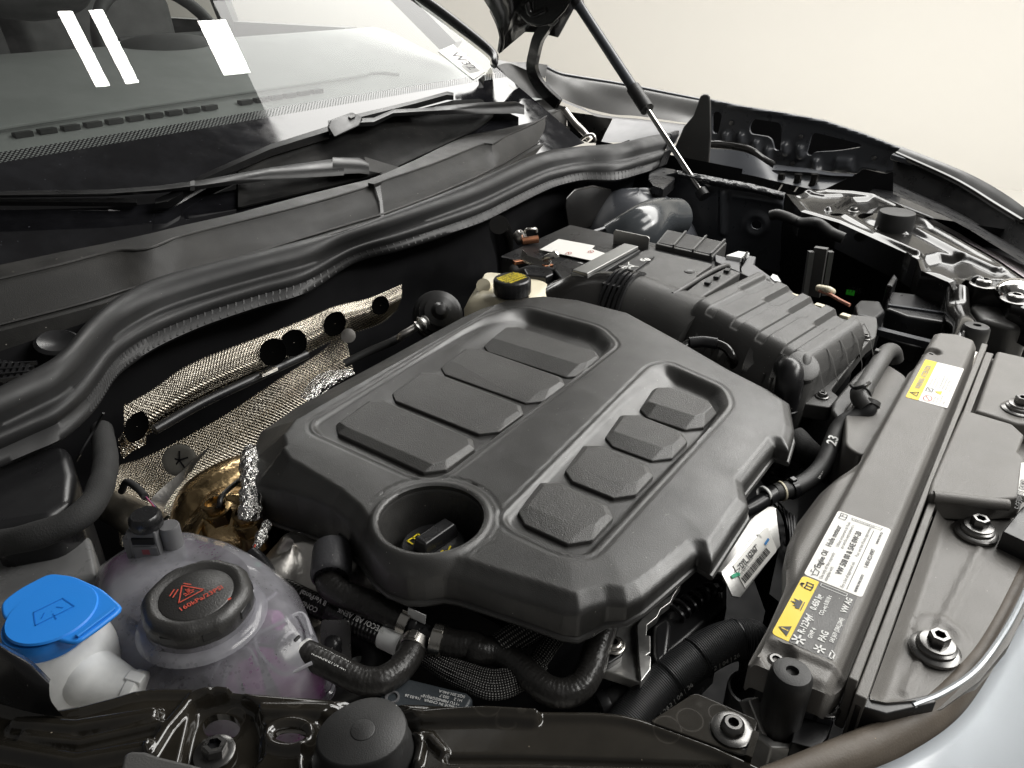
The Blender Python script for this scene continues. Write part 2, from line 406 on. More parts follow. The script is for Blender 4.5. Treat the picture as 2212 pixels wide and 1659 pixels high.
M_glossf = mat('black_lacquer_far', (.011, .0105, .010), .19, coat=.25, dust=.5, dcol=(.2, .18, .15), rvar=.05, wave=.04, wscale=18)
M_satin = mat('satin_black_paint', (.052, .055, .062), .30, rvar=.08)
M_alu = mat('cast_aluminium', (.56, .555, .54), .40, 1, grain=.12, gscale=500, var=.25, vscale=40)
M_steel = mat('bright_steel', (.62, .60, .56), .28, 1, var=.1)
M_chrome = mat('chrome_rod', (.8, .79, .77), .12, 1, var=.05)
M_bolt = mat('dark_zinc', (.19, .187, .183), .30, 1, var=.2, vscale=60)
M_foil = mat('crinkled_foil', (.86, .85, .82), .16, 1, wave=1.0, wscale=190, var=.05)
M_gold = mat('heat_tinted_steel', (.50, .36, .19), .26, 1, var=.45, vscale=16, wave=.3, wscale=40)
M_gold2 = mat('sensor_brass', (.42, .30, .15), .3, 1, var=.3, vscale=30)
M_gun = mat('dull_cast_metal', (.56, .54, .51), .36, 1, grain=.4, gscale=300, var=.3)
M_white = mat('milky_plastic', (.78, .79, .78), .42, var=.05)
M_cream = mat('cream_plastic', (.72, .66, .50), .38, var=.08)
M_blue = mat('blue_cap_plastic', (.025, .25, .80), .38, var=.05, grain=.1, gscale=800)
M_label = mat('white_label', (.82, .81, .77), .45, var=.03)
M_yel = mat('yellow_label', (.86, .62, .012), .42, var=.03)
M_ink = mat('black_ink', (.02, .02, .02), .5)
M_wink = mat('white_ink', (.75, .75, .73), .5)
M_gink = mat('grey_ink', (.3, .3, .3), .5)
M_yink = mat('yellow_ink', (.78, .62, .02), .5)
M_red = mat('red_ink', (.55, .08, .05), .5)
M_green = mat('green_mark', (.02, .42, .22), .5)
M_blu2 = mat('blue_mark', (.02, .2, .5), .5)
M_tagg = mat('green_tag', (.05, .72, .04), .5)
M_copper = mat('copper', (.55, .25, .14), .35, 1)
M_silver = mat('silver_car_paint', (.21, .225, .24), .34, metal=.6, coat=.8, var=.03, grain=.1, gscale=2500)
M_greyp = mat('grey_tray_paint', (.13, .13, .135), .42, var=.08)
M_wall = mat('painted_wall', (.64, .62, .578), .75, var=.015, vscale=1.2)
M_floor = mat('painted_floor', (.40, .39, .37), .4, var=.1, vscale=2)
M_braid = mat('braided_sleeve', (.012, .012, .012), .42, weave=(9, 260, 'x', 1.0, .0012, (.48, .47, .45)))
M_braidh = mat('braided_hose', (.014, .014, .014), .45, weave=(5, 130, 'x', 1.0, .0014))
M_corr = mat('ribbed_hose', (.020, .021, .023), .5, weave=(1, 620, 'ring', .7, .0009))
M_mold = mat('moulded_hose', (.019, .018, .017), .34, weave=(3, 150, 'x', .16, .0006), dust=.3, wave=.15, wscale=160)
M_dash = mat('dashboard_skin', (.235, .245, .238), .65, spec=.25, grain=.5, gscale=400)
M_seat = mat('dark_interior', (.018, .019, .018), .7)
M_dimple = None
M_dimple = mat('embossed_heat_foil', (.50, .46, .39), .13, 1, var=.45, vscale=22)
M_cap = mat('cap_plastic', (.028, .027, .026), .42, grain=.5, gscale=700, dust=.4, spec=.8)
def glassmat(name, tint, edge=.05):
    m = bpy.data.materials.new(name); m.use_nodes = True; N = m.node_tree.nodes; L = m.node_tree.links
    N.remove(N['Principled BSDF']); o = N['Material Output']
    t = N.new('ShaderNodeBsdfTransparent'); t.inputs[0].default_value = (*tint, 1)
    g = N.new('ShaderNodeBsdfGlossy'); g.inputs['Roughness'].default_value = .012
    f = N.new('ShaderNodeFresnel'); f.inputs[0].default_value = 1.52
    k = N.new('ShaderNodeMath'); k.operation = 'MULTIPLY'; k.inputs[1].default_value = .62; k.use_clamp = True; L.new(f.outputs[0], k.inputs[0])
    # a thin uneven dust film
    tc = N.new('ShaderNodeTexCoord'); n = N.new('ShaderNodeTexNoise'); n.inputs['Scale'].default_value = 6; n.inputs['Detail'].default_value = 9; n.inputs['Roughness'].default_value = .7
    L.new(tc.outputs['Object'], n.inputs['Vector'])
    mr = N.new('ShaderNodeMapRange'); mr.inputs['From Min'].default_value = .4; mr.inputs['From Max'].default_value = .75; mr.inputs['To Min'].default_value = .008; mr.inputs['To Max'].default_value = .05
    L.new(n.outputs['Fac'], mr.inputs['Value'])
    d = N.new('ShaderNodeBsdfDiffuse'); d.inputs[0].default_value = (.6, .6, .6, 1)
    m0 = N.new('ShaderNodeMixShader'); L.new(mr.outputs[0], m0.inputs[0]); L.new(t.outputs[0], m0.inputs[1]); L.new(d.outputs[0], m0.inputs[2])
    mx = N.new('ShaderNodeMixShader'); L.new(k.outputs[0], mx.inputs[0]); L.new(m0.outputs[0], mx.inputs[1]); L.new(g.outputs[0], mx.inputs[2])
    L.new(mx.outputs[0], o.inputs['Surface']); return m
M_glass = glassmat('windscreen_glass', (.85, .875, .86))
M_frit = mat('black_glass_border', (.006, .006, .007), .03, var=.1, dust=.7, dcol=(.25, .26, .3), dscale=220, spec=.6)
def milkmat(name, col, see, rough=.25, drops=False, thru=.45):
    m = bpy.data.materials.new(name); m.use_nodes = True; N = m.node_tree.nodes; L = m.node_tree.links
    N.remove(N['Principled BSDF']); o = N['Material Output']
    t = N.new('ShaderNodeBsdfTransparent'); t.inputs[0].default_value = (.93, .92, .95, 1)
    d = N.new('ShaderNodeBsdfDiffuse'); d.inputs[0].default_value = (*col, 1)
    tr = N.new('ShaderNodeBsdfTranslucent'); tr.inputs[0].default_value = (*col, 1)
    a = N.new('ShaderNodeMixShader'); a.inputs[0].default_value = thru; L.new(d.outputs[0], a.inputs[1]); L.new(tr.outputs[0], a.inputs[2])
    b = N.new('ShaderNodeMixShader'); b.inputs[0].default_value = see; L.new(a.outputs[0], b.inputs[1]); L.new(t.outputs[0], b.inputs[2])
    g = N.new('ShaderNodeBsdfGlossy'); g.inputs['Roughness'].default_value = rough
    f = N.new('ShaderNodeFresnel'); f.inputs[0].default_value = 1.45
    c = N.new('ShaderNodeMixShader'); L.new(f.outputs[0], c.inputs[0]); L.new(b.outputs[0], c.inputs[1]); L.new(g.outputs[0], c.inputs[2])
    tc = N.new('ShaderNodeTexCoord')
    n = N.new('ShaderNodeTexNoise'); n.inputs['Scale'].default_value = 30; n.inputs['Detail'].default_value = 6; L.new(tc.outputs['Object'], n.inputs['Vector'])
    mr = N.new('ShaderNodeMapRange'); mr.inputs['From Min'].default_value = .35; mr.inputs['From Max'].default_value = .65; mr.inputs['To Min'].default_value = see-.16; mr.inputs['To Max'].default_value = see+.16
    L.new(n.outputs['Fac'], mr.inputs['Value']); fac = mr.outputs[0]
    if drops:     # condensation beads on the inside
        v = N.new('ShaderNodeTexVoronoi'); v.inputs['Scale'].default_value = 330; L.new(tc.outputs['Object'], v.inputs['Vector'])
        w = N.new('ShaderNodeTexWhiteNoise'); L.new(v.outputs['Position'], w.inputs['Vector'])
        ml = N.new('ShaderNodeMath'); ml.operation = 'MULTIPLY'; ml.inputs[1].default_value = .5; L.new(w.outputs['Value'], ml.inputs[0])
        lt = N.new('ShaderNodeMath'); lt.operation = 'LESS_THAN'; L.new(v.outputs['Distance'], lt.inputs[0]); L.new(ml.outputs[0], lt.inputs[1])
        n2 = N.new('ShaderNodeTexNoise'); n2.inputs['Scale'].default_value = 26; L.new(tc.outputs['Object'], n2.inputs['Vector'])
        gt = N.new('ShaderNodeMath'); gt.operation = 'GREATER_THAN'; gt.inputs[1].default_value = .52; L.new(n2.outputs['Fac'], gt.inputs[0])
        mm = N.new('ShaderNodeMath'); mm.operation = 'MULTIPLY'; L.new(lt.outputs[0], mm.inputs[0]); L.new(gt.outputs[0], mm.inputs[1])
        m2 = N.new('ShaderNodeMath'); m2.operation = 'MULTIPLY_ADD'; m2.inputs[1].default_value = .10; m2.use_clamp = True; L.new(mm.outputs[0], m2.inputs[0]); L.new(fac, m2.inputs[2]); fac = m2.outputs[0]
        bp = N.new('ShaderNodeBump'); bp.inputs['Strength'].default_value = .5; bp.inputs['Distance'].default_value = .001; L.new(mm.outputs[0], bp.inputs['Height']); L.new(bp.outputs[0], g.inputs['Normal'])
    L.new(fac, b.inputs[0]); L.new(c.outputs[0], o.inputs['Surface']); return m
M_tank = milkmat('clouded_tank_plastic', (.54, .54, .58), .52, .15, True)
M_milk = milkmat('washer_tank_plastic', (.88, .89, .88), .18, .3, thru=.2)
M_fluid = mat('purple_coolant', (.40, .08, .34), .2, var=.3, vscale=20)
M_ridge = milkmat('tank_ridge_glint', (.80, .80, .84), .35, .12)  # paler than the tank itself, painting bright highlights along its edges
M_hole = mat('unlit_opening', (.003, .003, .003), .95, spec=0)  # near-black, so that a solid disc carries the darkness of a hole
M_tankin = mat('tank_interior_grey', (.24, .235, .25), .5, var=.3, vscale=25)

# ================================================================== the place round the car
def quad(a, b, c, d): return [A_(*a), A_(*b), A_(*c), A_(*d)], [(0, 1, 2, 3)]
struct(mk('wall', quad((6.6, -14, -1), (6.6, 18, -1), (6.6, 18, 2.3), (6.6, -14, 2.3)), M_wall))
struct(mk('floor', quad((-4, -14, -1), (6.6, -14, -1), (6.6, 18, -1), (-4, 18, -1)), M_wall))

# ================================================================== engine cover
ec = thing('engine_cover', 'large dark grey plastic engine cover with eight raised pads', 'engine cover', (.58, .38, -.05))
OL = [(.331,.540,-.067,.036,.028),(.350,.577,-.07,.040,.030),(.388,.606,-.05,.048,.022),(.44,.613,-.04,.052,.020),(.735,.617,-.04,.046,.018),(.772,.608,-.035,.034,.014),
 (.803,.589,-.03,.018,.010),(.838,.549,-.025,.010,.006),(.855,.50,-.022,.010,.006),(.856,.42,-.02,.010,.006),(.815,.325,-.02,.010,.006),(.778,.247,-.02,.010,.006),(.760,.198,-.02,.011,.006),(.742,.167,-.02,.011,.006),
 (.692,.146,-.02,.011,.006),(.652,.139,-.02,.009,.006),(.652,.153,-.02,.009,.006),(.572,.154,-.02,.009,.006),(.545,.139,-.02,.011,.006),(.459,.137,-.02,.011,.006),(.462,.151,-.02,.011,.006),
 (.42,.158,-.02,.011,.006),(.394,.163,-.021,.012,.006),(.380,.170,-.024,.012,.007),(.374,.183,-.028,.012,.008),(.364,.190,-.033,.012,.008),(.354,.195,-.034,.012,.009),(.349,.205,-.034,.013,.011),(.344,.23,-.033,.013,.011),(.338,.258,-.033,.013,.011),(.332,.290,-.034,.013,.011),(.328,.302,-.035,.012,.011),
 (.317,.312,-.035,.012,.010),(.309,.323,-.035,.012,.010),(.306,.342,-.035,.012,.010),(.310,.362,-.036,.012,.010),(.317,.378,-.038,.012,.010),(.324,.392,-.042,.013,.012),(.331,.412,-.048,.014,.013),(.336,.44,-.054,.015,.013),(.336,.475,-.060,.018,.015),(.332,.512,-.064,.024,.020)]
CB = np.array([p[4] for p in OL])
ZB = np.array([p[2] for p in OL]); WB = np.array([p[3] for p in OL])
WELL = (.3655, .3465, .044)
bL = rpoly([(.398,.53),(.40,.395),(.416,.376),(.75,.382),(.782,.425),(.782,.535),(.765,.555),(.72,.566),(.41,.545)], .016)
bR = rpoly([(.392,.236),(.402,.215),(.69,.215),(.722,.236),(.740,.312),(.722,.323),(.40,.30),(.392,.285)], .014)
def hcover(X, Y, sd, idx, par):
    nx_ = (idx+1) % len(OL); zb = ZB[idx]*(1-par)+ZB[nx_]*par; w = WB[idx]*(1-par)+WB[nx_]*par
    cd = CB[idx]*(1-par)+CB[nx_]*par
    tt_ = np.clip(1-sd/w, 0, 1); h = -cd*tt_*sst(tt_/.14) - .003*(1-np.sqrt(np.clip(1-(1-np.clip(sd/.003, 0, 1))**2, 0, 1)))
    h = h - .002*sst((.05-sd)/.05)
    sl, sr = seg_sd(X, Y, bL)[0], seg_sd(X, Y, bR)[0]
    # the trays deepen towards the far side and away from the windscreen
    h = h - (.006+.010*sst((X-.5)/.28))*(.35+.65*sst((.556-Y)/.04))*sst((sl+.001)/(.007+.014*sst((X-.66)/.1)))
    h = h - (.006+.007*sst((X-.5)/.2))*(.35+.65*sst((.318-Y)/.03))*sst((sr+.001)/(.007+.010*sst((X-.62)/.1)))
    h = h - .0012*(np.exp(-((sl+.004)/.0012)**2)+np.exp(-((sr+.004)/.0012)**2))
    # raised collar round the filler well
    q = np.hypot(X-WELL[0], Y-WELL[1])
    col_ = -.0015 + .003*np.exp(-((q-.0475)/.004)**2) - .03*sst((q-.050)/.020)
    h = np.maximum(np.where(q < .066, col_, -1), h) - .0012*np.exp(-((q-.0575)/.001)**2)*(X > .35)
    return h
circ = [(WELL[0]+WELL[2]*math.cos(t), WELL[1]+WELL[2]*math.sin(t)) for t in np.linspace(0, 2*math.pi, 48, endpoint=False)]
mk('shell', field(OL, hcover, .0020, skirt=.004, holes=[circ], skz=lambda i, t: ZB[i]*(1-t)+ZB[(i+1) % len(OL)]*t), M_cover, ec, smooth=60)
mk('rim', tube([A_(p[0], p[1], p[2]-.003) for p in OL+OL[:1]], .0028, n=8, smooth=False, cap=False), M_cover, ec)
mk('filler_well', lathe([(.0465,.0005),(.0445,-.002),(.0435,-.006),(.0405,-.04),(.0385,-.056),(.030,-.057)], (WELL[0], WELL[1], -.001), n=56, cap0=False, cap1=False), M_cover, ec, smooth=50)
def pad(k, x0, y0, y1, L, zf, zt, facet):
    # base octagon and inset top; the side that faces the near end is a broad facet
    c = lambda a, b: (x0+a, b)
    base = [c(.010,y1-.008),c(.0,y1-.022),c(.0,y0+.014),c(.016,y0),c(L-.012,y0),c(L,y0+.012),c(L+.004,y1-.016),c(L-.006,y1)]
    top = [c(.004+facet*.8,y1-.012),c(facet,y1-.024),c(facet+.001,y0+.012),c(facet+.013,y0+.007),c(L-.013,y0+.006),c(L-.005,y0+.014),c(L-.001,y1-.019),c(L-.010,y1-.007)]
    m = loft([[A_(x, y, zf-.004) for x, y in base], [A_(x, y, zf+.0035) for x, y in base], [A_(x, y, zt) for x, y in top]])
    return mk('pad', m, M_pad, ec, smooth=10, bevel=.0013, seg=2, blim=10)
for k in range(4):
    x = .412+.0815*k; f = -.006-.010*float(sst((x+.03-.5)/.28))
    pad(k, x, .383, .532, .070, f, .0015 if k == 0 else .0008-.0012*k, .010 if k == 0 else .024)
for k in range(4):
    x = .406+.0745*k; f = -.006-.007*float(sst((x+.03-.5)/.2))
    pad(k, x, .224, .302, .062, f, .0005-.0006*k, .019)

# oil filler cap deep in the well
OC = (.3675, .3480)
oc = thing('oil_filler_cap', 'black oil filler cap with grip bar and yellow oil-can mark', 'oil cap', (OC[0], OC[1], -.062))
mk('disc', lathe([(.027,-.062),(.0285,-.045),(.0285,-.034),(.0265,-.031),(.024,-.0305),(.0,-.0305)], (OC[0], OC[1], 0), n=44, cap1=False), M_blk, oc)
og = Fr((OC[0], OC[1], -.0305), (math.cos(R(-5)), math.sin(R(-5)), 0), (-math.sin(R(-5)), math.cos(R(-5)), 0))
mk('grip', loft([[og.w(.003+x*a, y*b, z) for x, y in ((-1,-1),(1,-1),(1,1),(-1,1))] for a, b, z in ((.0195,.0085,0),(.0185,.0072,.010),(.0172,.0062,.0125))]), M_blk, oc, bevel=.0015)
om = Fr(og.o+A_(0,0,.0004), og.ex, og.ey)
decal('oil_can_mark', strokes([[(x-.004, y-.0170) for x, y in P] for P in ([(-.006,.0015),(-.004,-.003),(.004,-.003),(.005,.000),(.010,.0025)],[(-.005,.0015),(.003,.0015),(.005,0)],[(-.001,.0015),(-.001,.0035),(.002,.0035)])], .0015), om, M_yink, oc, lift=.0008)
decal('book_mark', strokes([[(x-.007, y+.0150) for x, y in P] for P in ([(-.006,-.003),(-.006,.0035),(.0,.003),(.006,.0035),(.006,-.003)],[(0,.003),(0,-.003)])], .0014), om, M_yink, oc, lift=.0008)

# ================================================================== radiator shroud cover
sh = thing('radiator_cover', 'grey plastic radiator top cover carrying oil and refrigerant stickers', 'radiator cover', (.65, .06, -.05))
SO = rpoly([(.378,.079),(.382,.028),(.398,.0215),(.96,.022),(1.02,.026),(1.03,.05),(1.02,.074),(.94,.0755),(.915,.0768),(.90,.080),(.748,.080),(.705,.081),(.675,.079),(.654,.084),(.616,.0975),(.564,.1015),(.524,.098),(.500,.091),(.470,.082),(.42,.079)], .006)
def hsh(X, Y, sd, idx, par):
    h = -.004*sst((.006-sd)/.006)
    # wide flat-topped step running across the car, and a lower shelf on the engine side
    h = h - .007*sst((Y-.0735)/.004) - .012*sst((Y-.085)/.02)
    h = h - .006*sst((.032-Y)/.008)
    h = h - .006*sst((.013-np.hypot(X-.392, Y-.064))/.005) - .006*sst((.012-np.hypot(X-.955, Y-.067))/.005)
    h = h + .0025*bump_line([(.401,.068),(.403,.024)], .004, 1)(X, Y)
    return h
mk('top_panel', field(SO, hsh, .002, skirt=.022), M_gray, sh, smooth=50)
mk('underside_body', prism([(.39,.072),(.385,.03),(.97,.03),(1.0,.07),(.748,.075),(.654,.078),(.6,.09),(.53,.09),(.47,.076)], -.16, -.02), M_blk, sh)
def torx_screw(par, c, r, m1=M_bolt, flange=1.6, ax=(0, 0, 1), h=.006, name='screw'):
    c = np.asarray(c, float)
    o = mk(name, lathe([(r*flange, 0), (r*flange, .0014), (r*flange*.92, .002), (r*1.02, .0022), (r, .003), (r*.93, h*.8), (r*.7, h), (r*.45, h)], c, ax, 24, cap1=False), m1, par)
    mk('socket', lathe([(r*.45, h), (r*.4, h*.55), (0.0002, h*.55)], c, ax, 12, cap0=False, rf=lambda t, i: 1+.22*math.cos(6*t)), M_void, o)
    return o
torx_screw(sh, (.392, .064, -.0105), .0062, flange=1.5)
torx_screw(sh, (.955, .067, -.0105), .006, flange=1.5)
# oil label:  x runs across the car, y rearward
Z0 = .0003
lf = Fr((0, 0, Z0), (1, 0, 0), (0, 1, 0))
def from_px(k, *uv): return [tuple(p[:2]) for p in kz(k, 0, *uv)]
mk('oil_label', prism(rpoly([(.4785,.0735),(.4785,.0315),(.5730,.0315),(.5730,.0735)], .003), Z0-.0002, Z0), M_label, sh, smooth=0)
tf = Fr((.4785, .0315, Z0), (1, 0, 0), (0, 1, 0))
def T(s, x, y, size, m=M_ink, b=0, sx=1., par=sh, fr=tf, nm='lettering', **k): return text(nm, s, fr, x, y, size, m, par, bold=b, sx=sx, **k)
T('Engine Oil', .013, .0338, .0062, b=.00012, sx=.92); T('Huile moteur', .043, .0338, .0062, b=.00012, sx=.92)
T('Use only oil that expressly', .002, .0290, .0036, sx=.92); T('complies with', .002, .0255, .0036, sx=.92)
T('Utilisez uniquement de l\'huile', .046, .0290, .0036, sx=.88); T('qui satisfait expressément à', .046, .0255, .0036, sx=.88)
T('VW 508 00 & SAE 0W-20', .015, .0185, .0062, b=.00014, sx=.92)
T('For a list of approved oils', .002, .0135, .0036, sx=.9); T('Pour une liste d\'huiles approuvées', .043, .0135, .0036, sx=.86)
T('www.vw.com', .003, .0045, .0040, b=.00008); T('1-800-822-8987', .034, .0045, .0040, b=.00008); T('www.vw.ca', .068, .0045, .0038, b=.00006)
decal('rule', [rect(.002, .0110, .084, .0114)], tf, M_ink, sh)
decal('oil_can_mark', strokes([[(.002,.037),(.004,.0355),(.004,.033),(.009,.033),(.0105,.036),(.0125,.0375)],[(.004,.0365),(.010,.0365)],[(.006,.0365),(.006,.0385),(.008,.0385)]], .0006), tf, M_ink, sh)
decal('book_mark', strokes([[(.084,.034),(.084,.039),(.088,.0385),(.092,.039),(.092,.034),(.088,.0335),(.084,.034)],[(.088,.0385),(.088,.0335)],[(.0885,.037),(.0905,.037)]], .0006), tf, M_ink, sh)
decal('part_number_frame', strokes([[(.0875,.007),(.0875,.029),(.0905,.030),(.0905,.006),(.0875,.007)]], .0004), tf, M_ink, sh)
T('1EA.010.029.XE', 0, 0, .0026, fr=Fr(tf.w(.0880,.0285), (0,-1,0), (1,0,0)))
# refrigerant label: a yellow band and white print
yf = Fr((.4065, .0315, Z0), (1, 0, 0), (0, 1, 0))
mk('warning_band', prism(rpoly([(.4065,.0735),(.4065,.0615),(.4770,.0615),(.4770,.0735)], [.004,.0006,.0006,.004]), Z0-.0002, Z0), M_yel, sh, smooth=0)
mk('dark_label', prism([(.4065,.0613),(.4065,.0345),(.4770,.0345),(.4770,.0613)], Z0-.0003, Z0-.00005), M_dgray, sh, smooth=0)
decal('warning_triangle', [[(.0035,.0325),(.0145,.0325),(.009,.0400)]], yf, M_ink, sh)
T('!', .0080, .0334, .0065, M_yel, b=.0002, fr=yf, lift=.0006)
decal('flame_mark', [[(.034,.0335),(.0425,.0335),(.0440,.0365),(.0420,.0355),(.0425,.0400),(.0395,.0370),(.0385,.0415),(.0370,.0370),(.0345,.0385),(.0352,.036),(.0330,.0365)], rect(.0330,.0320,.0430,.0326)], yf, M_ink, sh)
decal('manual_mark', strokes([[(.0575,.0325),(.0575,.0370),(.0610,.0365),(.0645,.0370),(.0645,.0325),(.0610,.032),(.0575,.0325)],[(.061,.0365),(.061,.032)],[(.058,.0385),(.060,.0405),(.062,.0385)]], .0009)+[[(.060,.0385),(.062,.0385),(.062,.0405),(.060,.0405)]], yf, M_ink, sh)
T('R-1234yf', .0120, .0235, .0066, M_wink, b=.00020, fr=yf, sx=.85); T('GWP 4', .0110, .0180, .0042, M_wink, b=.00012, fr=yf, sx=.85)
T('0.450 kg', .0390, .0235, .0062, M_wink, b=.00020, fr=yf, sx=.85); T('CO₂-eq 0.0018 t', .0370, .0180, .0042, M_wink, b=.00010, fr=yf, sx=.8)
T('PAG', .0130, .0100, .0066, M_wink, b=.00020, fr=yf, sx=.85); T('SAE J639 (J2842,J2845)', .0160, .0050, .0040, M_wink, b=.0001, fr=yf, sx=.72); T('VW AG', .0490, .0050, .0060, M_wink, b=.00020, fr=yf, sx=.85)
def star(cx, cy, r): return strokes([[(cx-r*math.cos(a), cy-r*math.sin(a)), (cx+r*math.cos(a), cy+r*math.sin(a))] for a in (R(0), R(60), R(120))], r*.34)
decal('snowflake_mark', star(.0055, .0250, .0042)+star(.0055, .0110, .0036)+strokes([[(.002,.0040),(.002,.0015),(.007,.0015),(.009,.004)],[(.002,.004),(.007,.004)]], .0009), yf, M_wink, sh)
decal('part_number_frame', strokes([[(.0665,.0095),(.0665,.0280),(.0695,.0280),(.0695,.0095),(.0665,.0095)]], .0004), yf, M_wink, sh)
# far warning label
wl = from_px('U', 185, 750, 430, 235, 965, 345, 760, 905)
wx0, wx1, wy0, wy1 = .815, .925, .0285, .069
mk('warning_label', prism(rpoly([(wx0,wy0),(wx1,wy0),(wx1,wy1-.0128),(wx0,wy1-.0128)], .002), Z0-.0002, Z0), M_label, sh, smooth=0)
mk('warning_band', prism(rpoly([(wx0,wy1-.0127),(wx1,wy1-.0127),(wx1,wy1),(wx0,wy1)], .002), Z0-.0002, Z0+.00005), M_yel, sh, smooth=0)
wf = Fr((wx0, wy0, Z0), (1, 0, 0), (0, 1, 0))
decal('warning_triangle', strokes([[(.008,.0310),(.019,.0310),(.0135,.0385),(.008,.0310)],[(.0135,.033),(.0135,.0365)]], .0009), wf, M_ink, sh)
T('WARNING', .027, .0312, .0080, M_gink, b=.0001, fr=wf, sx=.75); T('ATTENTION', .060, .0312, .0080, M_gink, b=.0001, fr=wf, sx=.75)
for q, (s, a, y, z) in enumerate([('Cooling system', .040, .0235, .0036), ('Do not open when hot', .040, .0205, .0036), ('Ne pas ouvrir à chaud', .040, .0175, .0036), ('Fan may start automatically', .040, .0135, .0036), ('Ventilateur automatique', .040, .0105, .0036), ('Ignition high voltage', .040, .0075, .0036),
        ('See owner\'s manual', .034, .0035, .003), ('Keep away', .004, .0135, .0036), ('from belts', .004, .0105, .0036), ('Ne pas toucher', .004, .0075, .0036), ('Danger', .004, .0040, .0036)]):
    T(s, a, y, z, M_gink, fr=wf, sx=.95)
decal('prohibition_ring', strokes([[(.010+.007*math.cos(t), .0205+.0040*math.sin(t)) for t in np.linspace(0, 2*math.pi, 25)], [(.005,.0178),(.015,.0232)]], .0007), wf, M_red, sh)
decal('small_triangle', [[(.026,.0105),(.036,.0105),(.031,.0175)]], wf, M_yel, sh)
decal('small_pictogram', strokes([[(.027,.0195),(.036,.0195),(.036,.0255),(.027,.0255),(.027,.0195)],[(.029,.021),(.034,.024)]], .0008), wf, M_ink, sh)
decal('rule', [rect(.022,.0062,.100,.0065), rect(.0235,.0062,.0238,.0275)], wf, M_gink, sh)

# lock carrier in front of the shroud: rail, tray, latch cover
lc = thing('lock_carrier', 'grey moulded front carrier tray with raised rail beside the radiator cover', 'lock carrier', (.65, -.02, -.08))
mk('rail', prism([(.398,.0205),(.398,.0145),(.66,.0165),(1.01,.0150),(1.01,.0215)], -.045, .002), M_gray, lc, bevel=.0012)
mk('rail_step', prism([(.393,.0140),(.393,.0065),(.66,.0085),(1.0,.0060),(1.0,.0145)], -.05, -.004), M_gray, lc, bevel=.0012)
cfl = [(.40,.006),(.404,-.004),(.43,-.034),(.47,-.051),(.52,-.064),(.62,-.078),(.80,-.085),(1.0,-.085),(1.0,.006)]
def hcf(X, Y, sd, idx, par):
    h = .012*sst((.010-sd)/.012)*(Y > -.02)
    h = h + .0015*sst((.006-np.abs(np.hypot(X-.50, Y+.022)-.014))/.004)
    h = h + .002*bump_line([(.43,-.012),(.62,-.032)], .004, 1)(X, Y)
    return h-.0215
mk('tray', field(cfl, hcf, .0025, skirt=.03), M_gray, lc, smooth=50)
mk('end_wall', prism([(.392,.012),(.397,-.006),(.425,-.030),(.43,-.026),(.405,-.004),(.404,.010)], -.075, -.012), M_blk, lc, bevel=.001)
mk('front_end_block', prism([(.36,.02),(.372,-.002),(.40,-.020),(.396,.018)], -.12, -.055), M_blk, lc, bevel=.001)
lp = [(.637,.016),(.66,.0175),(.815,.0145),(.812,-.03),(.795,-.042),(.757,-.040),(.748,-.046),(.68,-.052),(.652,-.020),(.640,.004)]
mk('latch_cover', prism(lp, -.02, .004), M_gray, lc, bevel=.003, seg=3)
mk('latch_cover_flange', tube([A_(.640,.012,.001), A_(.655,-.022,.001), A_(.664,-.042,.001)], .0052, n=10), M_gray, lc)
mk('side_latch_block', prism([(.63,-.043),(.678,-.053),(.70,-.075),(.62,-.08)], -.03, -.004), M_blk, lc, bevel=.001)
mk('raised_tray', prism([(.826,.004),(.822,-.034),(.84,-.08),(1.0,-.08),(1.0,.004)], -.03, .001), M_gray, lc, bevel=.004, seg=2)
def bolt(par, c, r):
    o = mk('bolt', lathe([(r*1.9,-.003),(r*1.9,-.0005),(r*1.7,.0005),(r*1.5,.001),(r*1.5,.0035),(r*1.3,.0045),(r*1.3,.006),(r*1.05,.0065)], c, (0,0,1), 28), M_bolt, par)
    mk('head', lathe([(r*.80,.006),(r*.80,.0125),(r*.72,.0135),(r*.45,.0135)], c, (0,0,1), 6, cap1=False), M_bolt, o, smooth=20)
    mk('socket', lathe([(r*.45,.0135),(r*.42,.009),(.0002,.009)], c, (0,0,1), 12, cap0=False, rf=lambda t, i: 1+.2*math.cos(6*t)), M_void, o)
    return o
for k, u, v, z in (('Q', 1600, 830, -.017), ('M', 1610, 1400, -.017), ('M', 1905, 555, .003)):
    p = pz(k, u, v, z); bolt(lc, p, .0088)
sk = pz('U', 1300, 200, 0)
fl_ = Fr((.665, -.047, -.002), (.5, -.12, 0), (.1, .8, 0))
mk('side_label', prism(rpoly(from_px('M', 1880,1180,1905,960,1960,960,1960,1200), .001), -.002, .0048), M_label, lc, smooth=0)
T('5-GF30>01S GKJ491', 0, 0, .0062, par=lc, fr=Fr((.655,-.0505,.0050), (1,0,0), (0,1,0)), b=.0001)
